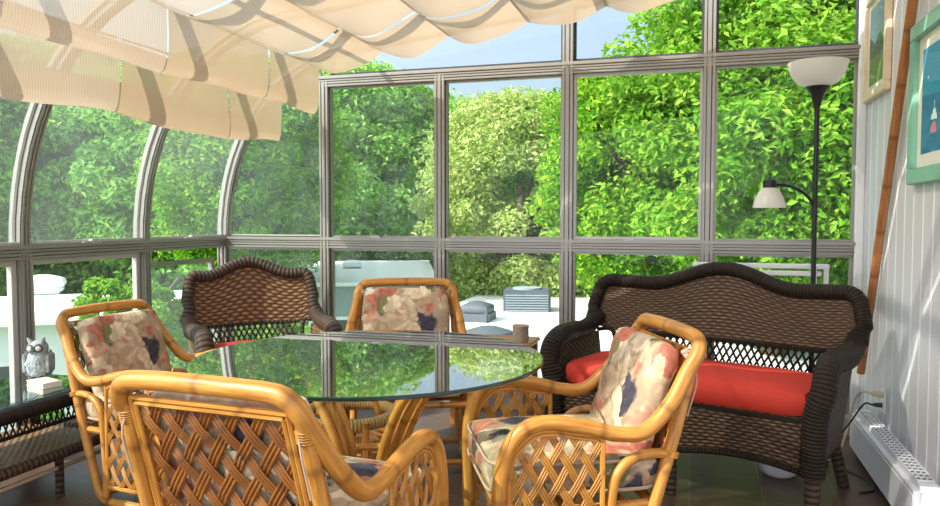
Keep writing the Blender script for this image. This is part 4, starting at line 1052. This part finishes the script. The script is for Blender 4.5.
def trunk_mesh():
    mb = MB(); mb.tube(crv([(0, 0, 0), (0.05, 0.02, 0.35), (-0.03, 0.04, 0.7), (0, 0, 1.0)], 4), [0.05]*5 + [0.04]*4 + [0.028]*4, 9)
    rnd = random.Random(3)
    for k in range(7):
        a = k*0.9; z = 0.45 + 0.07*k
        mb.tube(crv([(0, 0, z), (0.10*cos(a), 0.10*sin(a), z+0.08), (0.24*cos(a), 0.24*sin(a), z+0.20)], 3), [0.02]*4 + [0.011]*3, 6)
    o = mb.build('trunk', M['bark']); me = o.data; bpy.data.objects.remove(o); return me
TRK = trunk_mesh()
def tree(kind, ang_deg, dist, top, sc_, label, name='leafy_tree'):
    a = radians(ang_deg); x, y = dist*sin(a), dist*cos(a)
    rx, rz = DIM[kind]
    r = empty(name, (x, y, GZ), random.uniform(0, 6.28)); tag(r, label, 'tree' if name != 'leafy_shrub' else 'shrub', 'trees beyond the windows' if name != 'leafy_shrub' else 'shrubs beyond the windows')
    t = bpy.data.objects.new('trunk', TRK); COL.objects.link(t); t.parent = r
    cz = top - GZ - rz*sc_*1.02
    t.scale = (cz*0.8, cz*0.8, max(cz*1.1, 0.3))
    f_ = bpy.data.objects.new('foliage', CR[kind]); COL.objects.link(f_); f_.parent = r; f_.location = (0, 0, cz); f_.scale = (sc_,)*3
    return r
tree('bright', 6.5, 10.2, 5.2, 1.0, 'bright green tree with drooping leaves behind the floor lamp')
tree('bright', 14.5, 10.8, 5.6, 1.1, 'bright green tree behind the white right wall corner')
tree('maple', -3.3, 11.8, 4.1, 0.84, 'vivid green maple filling the window left of the lamp')
tree('mid', 4.8, 15.0, 6.4, 0.85, 'tall mid green tree rising between maple and lamp tree')
tree('dark', 9.5, 16.5, 7.2, 1.2, 'dark tall tree behind the lamp window')
tree('yellow', -12.6, 18.0, 4.7, 1.05, 'pale yellow-green tree above the rooftop air conditioner')
tree('mid', -8.2, 21.0, 5.3, 1.1, 'mid green tree between yellow-green tree and the maple')
tree('mid', -17.5, 25.0, 6.0, 1.3, 'hazy green tree left of the yellow-green tree')
tree('maple', -22.3, 24.5, 6.2, 1.5, 'green tree behind the blue-grey home, seen over the rear rattan chair')
tree('mid', -27.0, 22.5, 6.6, 1.3, 'mid green tree by the second post of back windows')
tree('maple', -33.0, 15.5, 4.7, 0.98, 'leafy green tree behind the wicker armchair in the corner')
tree('dark', -34.5, 22.0, 6.4, 1.3, 'dark green tree at the corner post of the windows')
tree('mid', -39.5, 25.0, 6.6, 1.4, 'green tree through the second curved window from the corner')
tree('mid', -45.5, 26.0, 7.0, 1.45, 'green tree over the white roof at left')
tree('dark', -51.0, 25.0, 7.0, 1.4, 'dark green tree at the far left window')
tree('mid', -57.0, 24.0, 7.0, 1.4, 'green tree past the leftmost curved window')
tree('dark', -15.0, 28.0, 5.3, 1.3, 'distant dark tree behind the yellow-green tree')
tree('dark', -21.5, 29.0, 5.6, 1.3, 'distant dark tree behind the blue-grey home')
tree('dark', -28.0, 29.0, 7.0, 1.4, 'distant dark tree beyond the corner window')
tree('dark', -5.0, 26.0, 5.3, 1.2, 'distant dark tree behind the maple')
tree('dark', -42.3, 33.0, 8.6, 1.6, 'distant dark tree left of the corner post')
tree('dark', -48.5, 33.0, 8.6, 1.6, 'distant dark tree beyond the left home')
for a, d_, top, sc_, lab in ((-36.2, 9.5, 0.5, 1.2, 'light green shrub outside the tilted open window'), (-41.2, 8.6, 0.75, 0.75, 'light green shrub in front of the white left roof'), (-30.9, 11.5, 0.0, 0.8, 'green shrub right of the wicker armchair'), (-45.0, 6.4, -0.1, 0.65, 'low green shrub outside, beside the owl')):
    tree('shrub', a, d_, top, sc_, lab, 'leafy_shrub')

# ------------------------------------------------------------------ camera, light, world
cam = bpy.data.cameras.new('camera'); co_ = bpy.data.objects.new('camera', cam); COL.objects.link(co_)
cam.sensor_width = 36; cam.lens = 36 * 750.47 / 940; cam.clip_start = 0.05; cam.clip_end = 300
co_.location = (0, 0, 1.2314); co_.rotation_euler = (pi/2 - 0.0488, 0, 0.2888)
SC.camera = co_
sun = bpy.data.lights.new('sun', 'SUN'); sun.energy = 6.2; sun.angle = radians(0.6); sun.color = (1.0, 0.94, 0.84)
so = bpy.data.objects.new('sun', sun); COL.objects.link(so)
so.rotation_euler = Vector((0.55, 0.54, -0.63)).to_track_quat('-Z', 'Y').to_euler()
w = bpy.data.worlds.new('world'); SC.world = w; w.use_nodes = True; nt = w.node_tree; nt.nodes.clear(); b = NB(nt)
tc = b.n('ShaderNodeTexCoord'); s = b.n('ShaderNodeSeparateXYZ'); b.l(tc.outputs['Generated'], s.inputs[0])
c = b.ramp(s.outputs[2], [(0.0, (0.42, 0.50, 0.56)), (0.06, (0.45, 0.58, 0.70)), (0.3, (0.42, 0.58, 0.76)), (0.8, (0.26, 0.40, 0.62))])
dp = b.n('ShaderNodeVectorMath', operation='DOT_PRODUCT'); b.l(tc.outputs['Generated'], dp.inputs[0]); dp.inputs[1].default_value = Vector((-0.55, -0.54, 0.63)).normalized()
gl = b.math('POWER', b.math('MAXIMUM', b.math('ADD', b.math('MULTIPLY', dp.outputs['Value'], 0.62), 0.38), 0.0), 2.2)
glc = b.n('ShaderNodeVectorMath', operation='SCALE'); glc.inputs[0].default_value = (2.0, 1.98, 1.95); b.l(gl, glc.inputs['Scale'])
ad_ = b.n('ShaderNodeVectorMath', operation='ADD'); b.l(c, ad_.inputs[0]); b.l(glc.outputs[0], ad_.inputs[1])
bg = b.n('ShaderNodeBackground'); b.l(ad_.outputs[0], bg.inputs[0]); bg.inputs[1].default_value = 1.0
o = b.n('ShaderNodeOutputWorld'); b.l(bg.outputs[0], o.inputs[0])
vs = SC.view_settings
vs.view_transform = 'Standard'; vs.look = 'None'; vs.gamma = 1; vs.exposure = 0.40; vs.use_curve_mapping = False
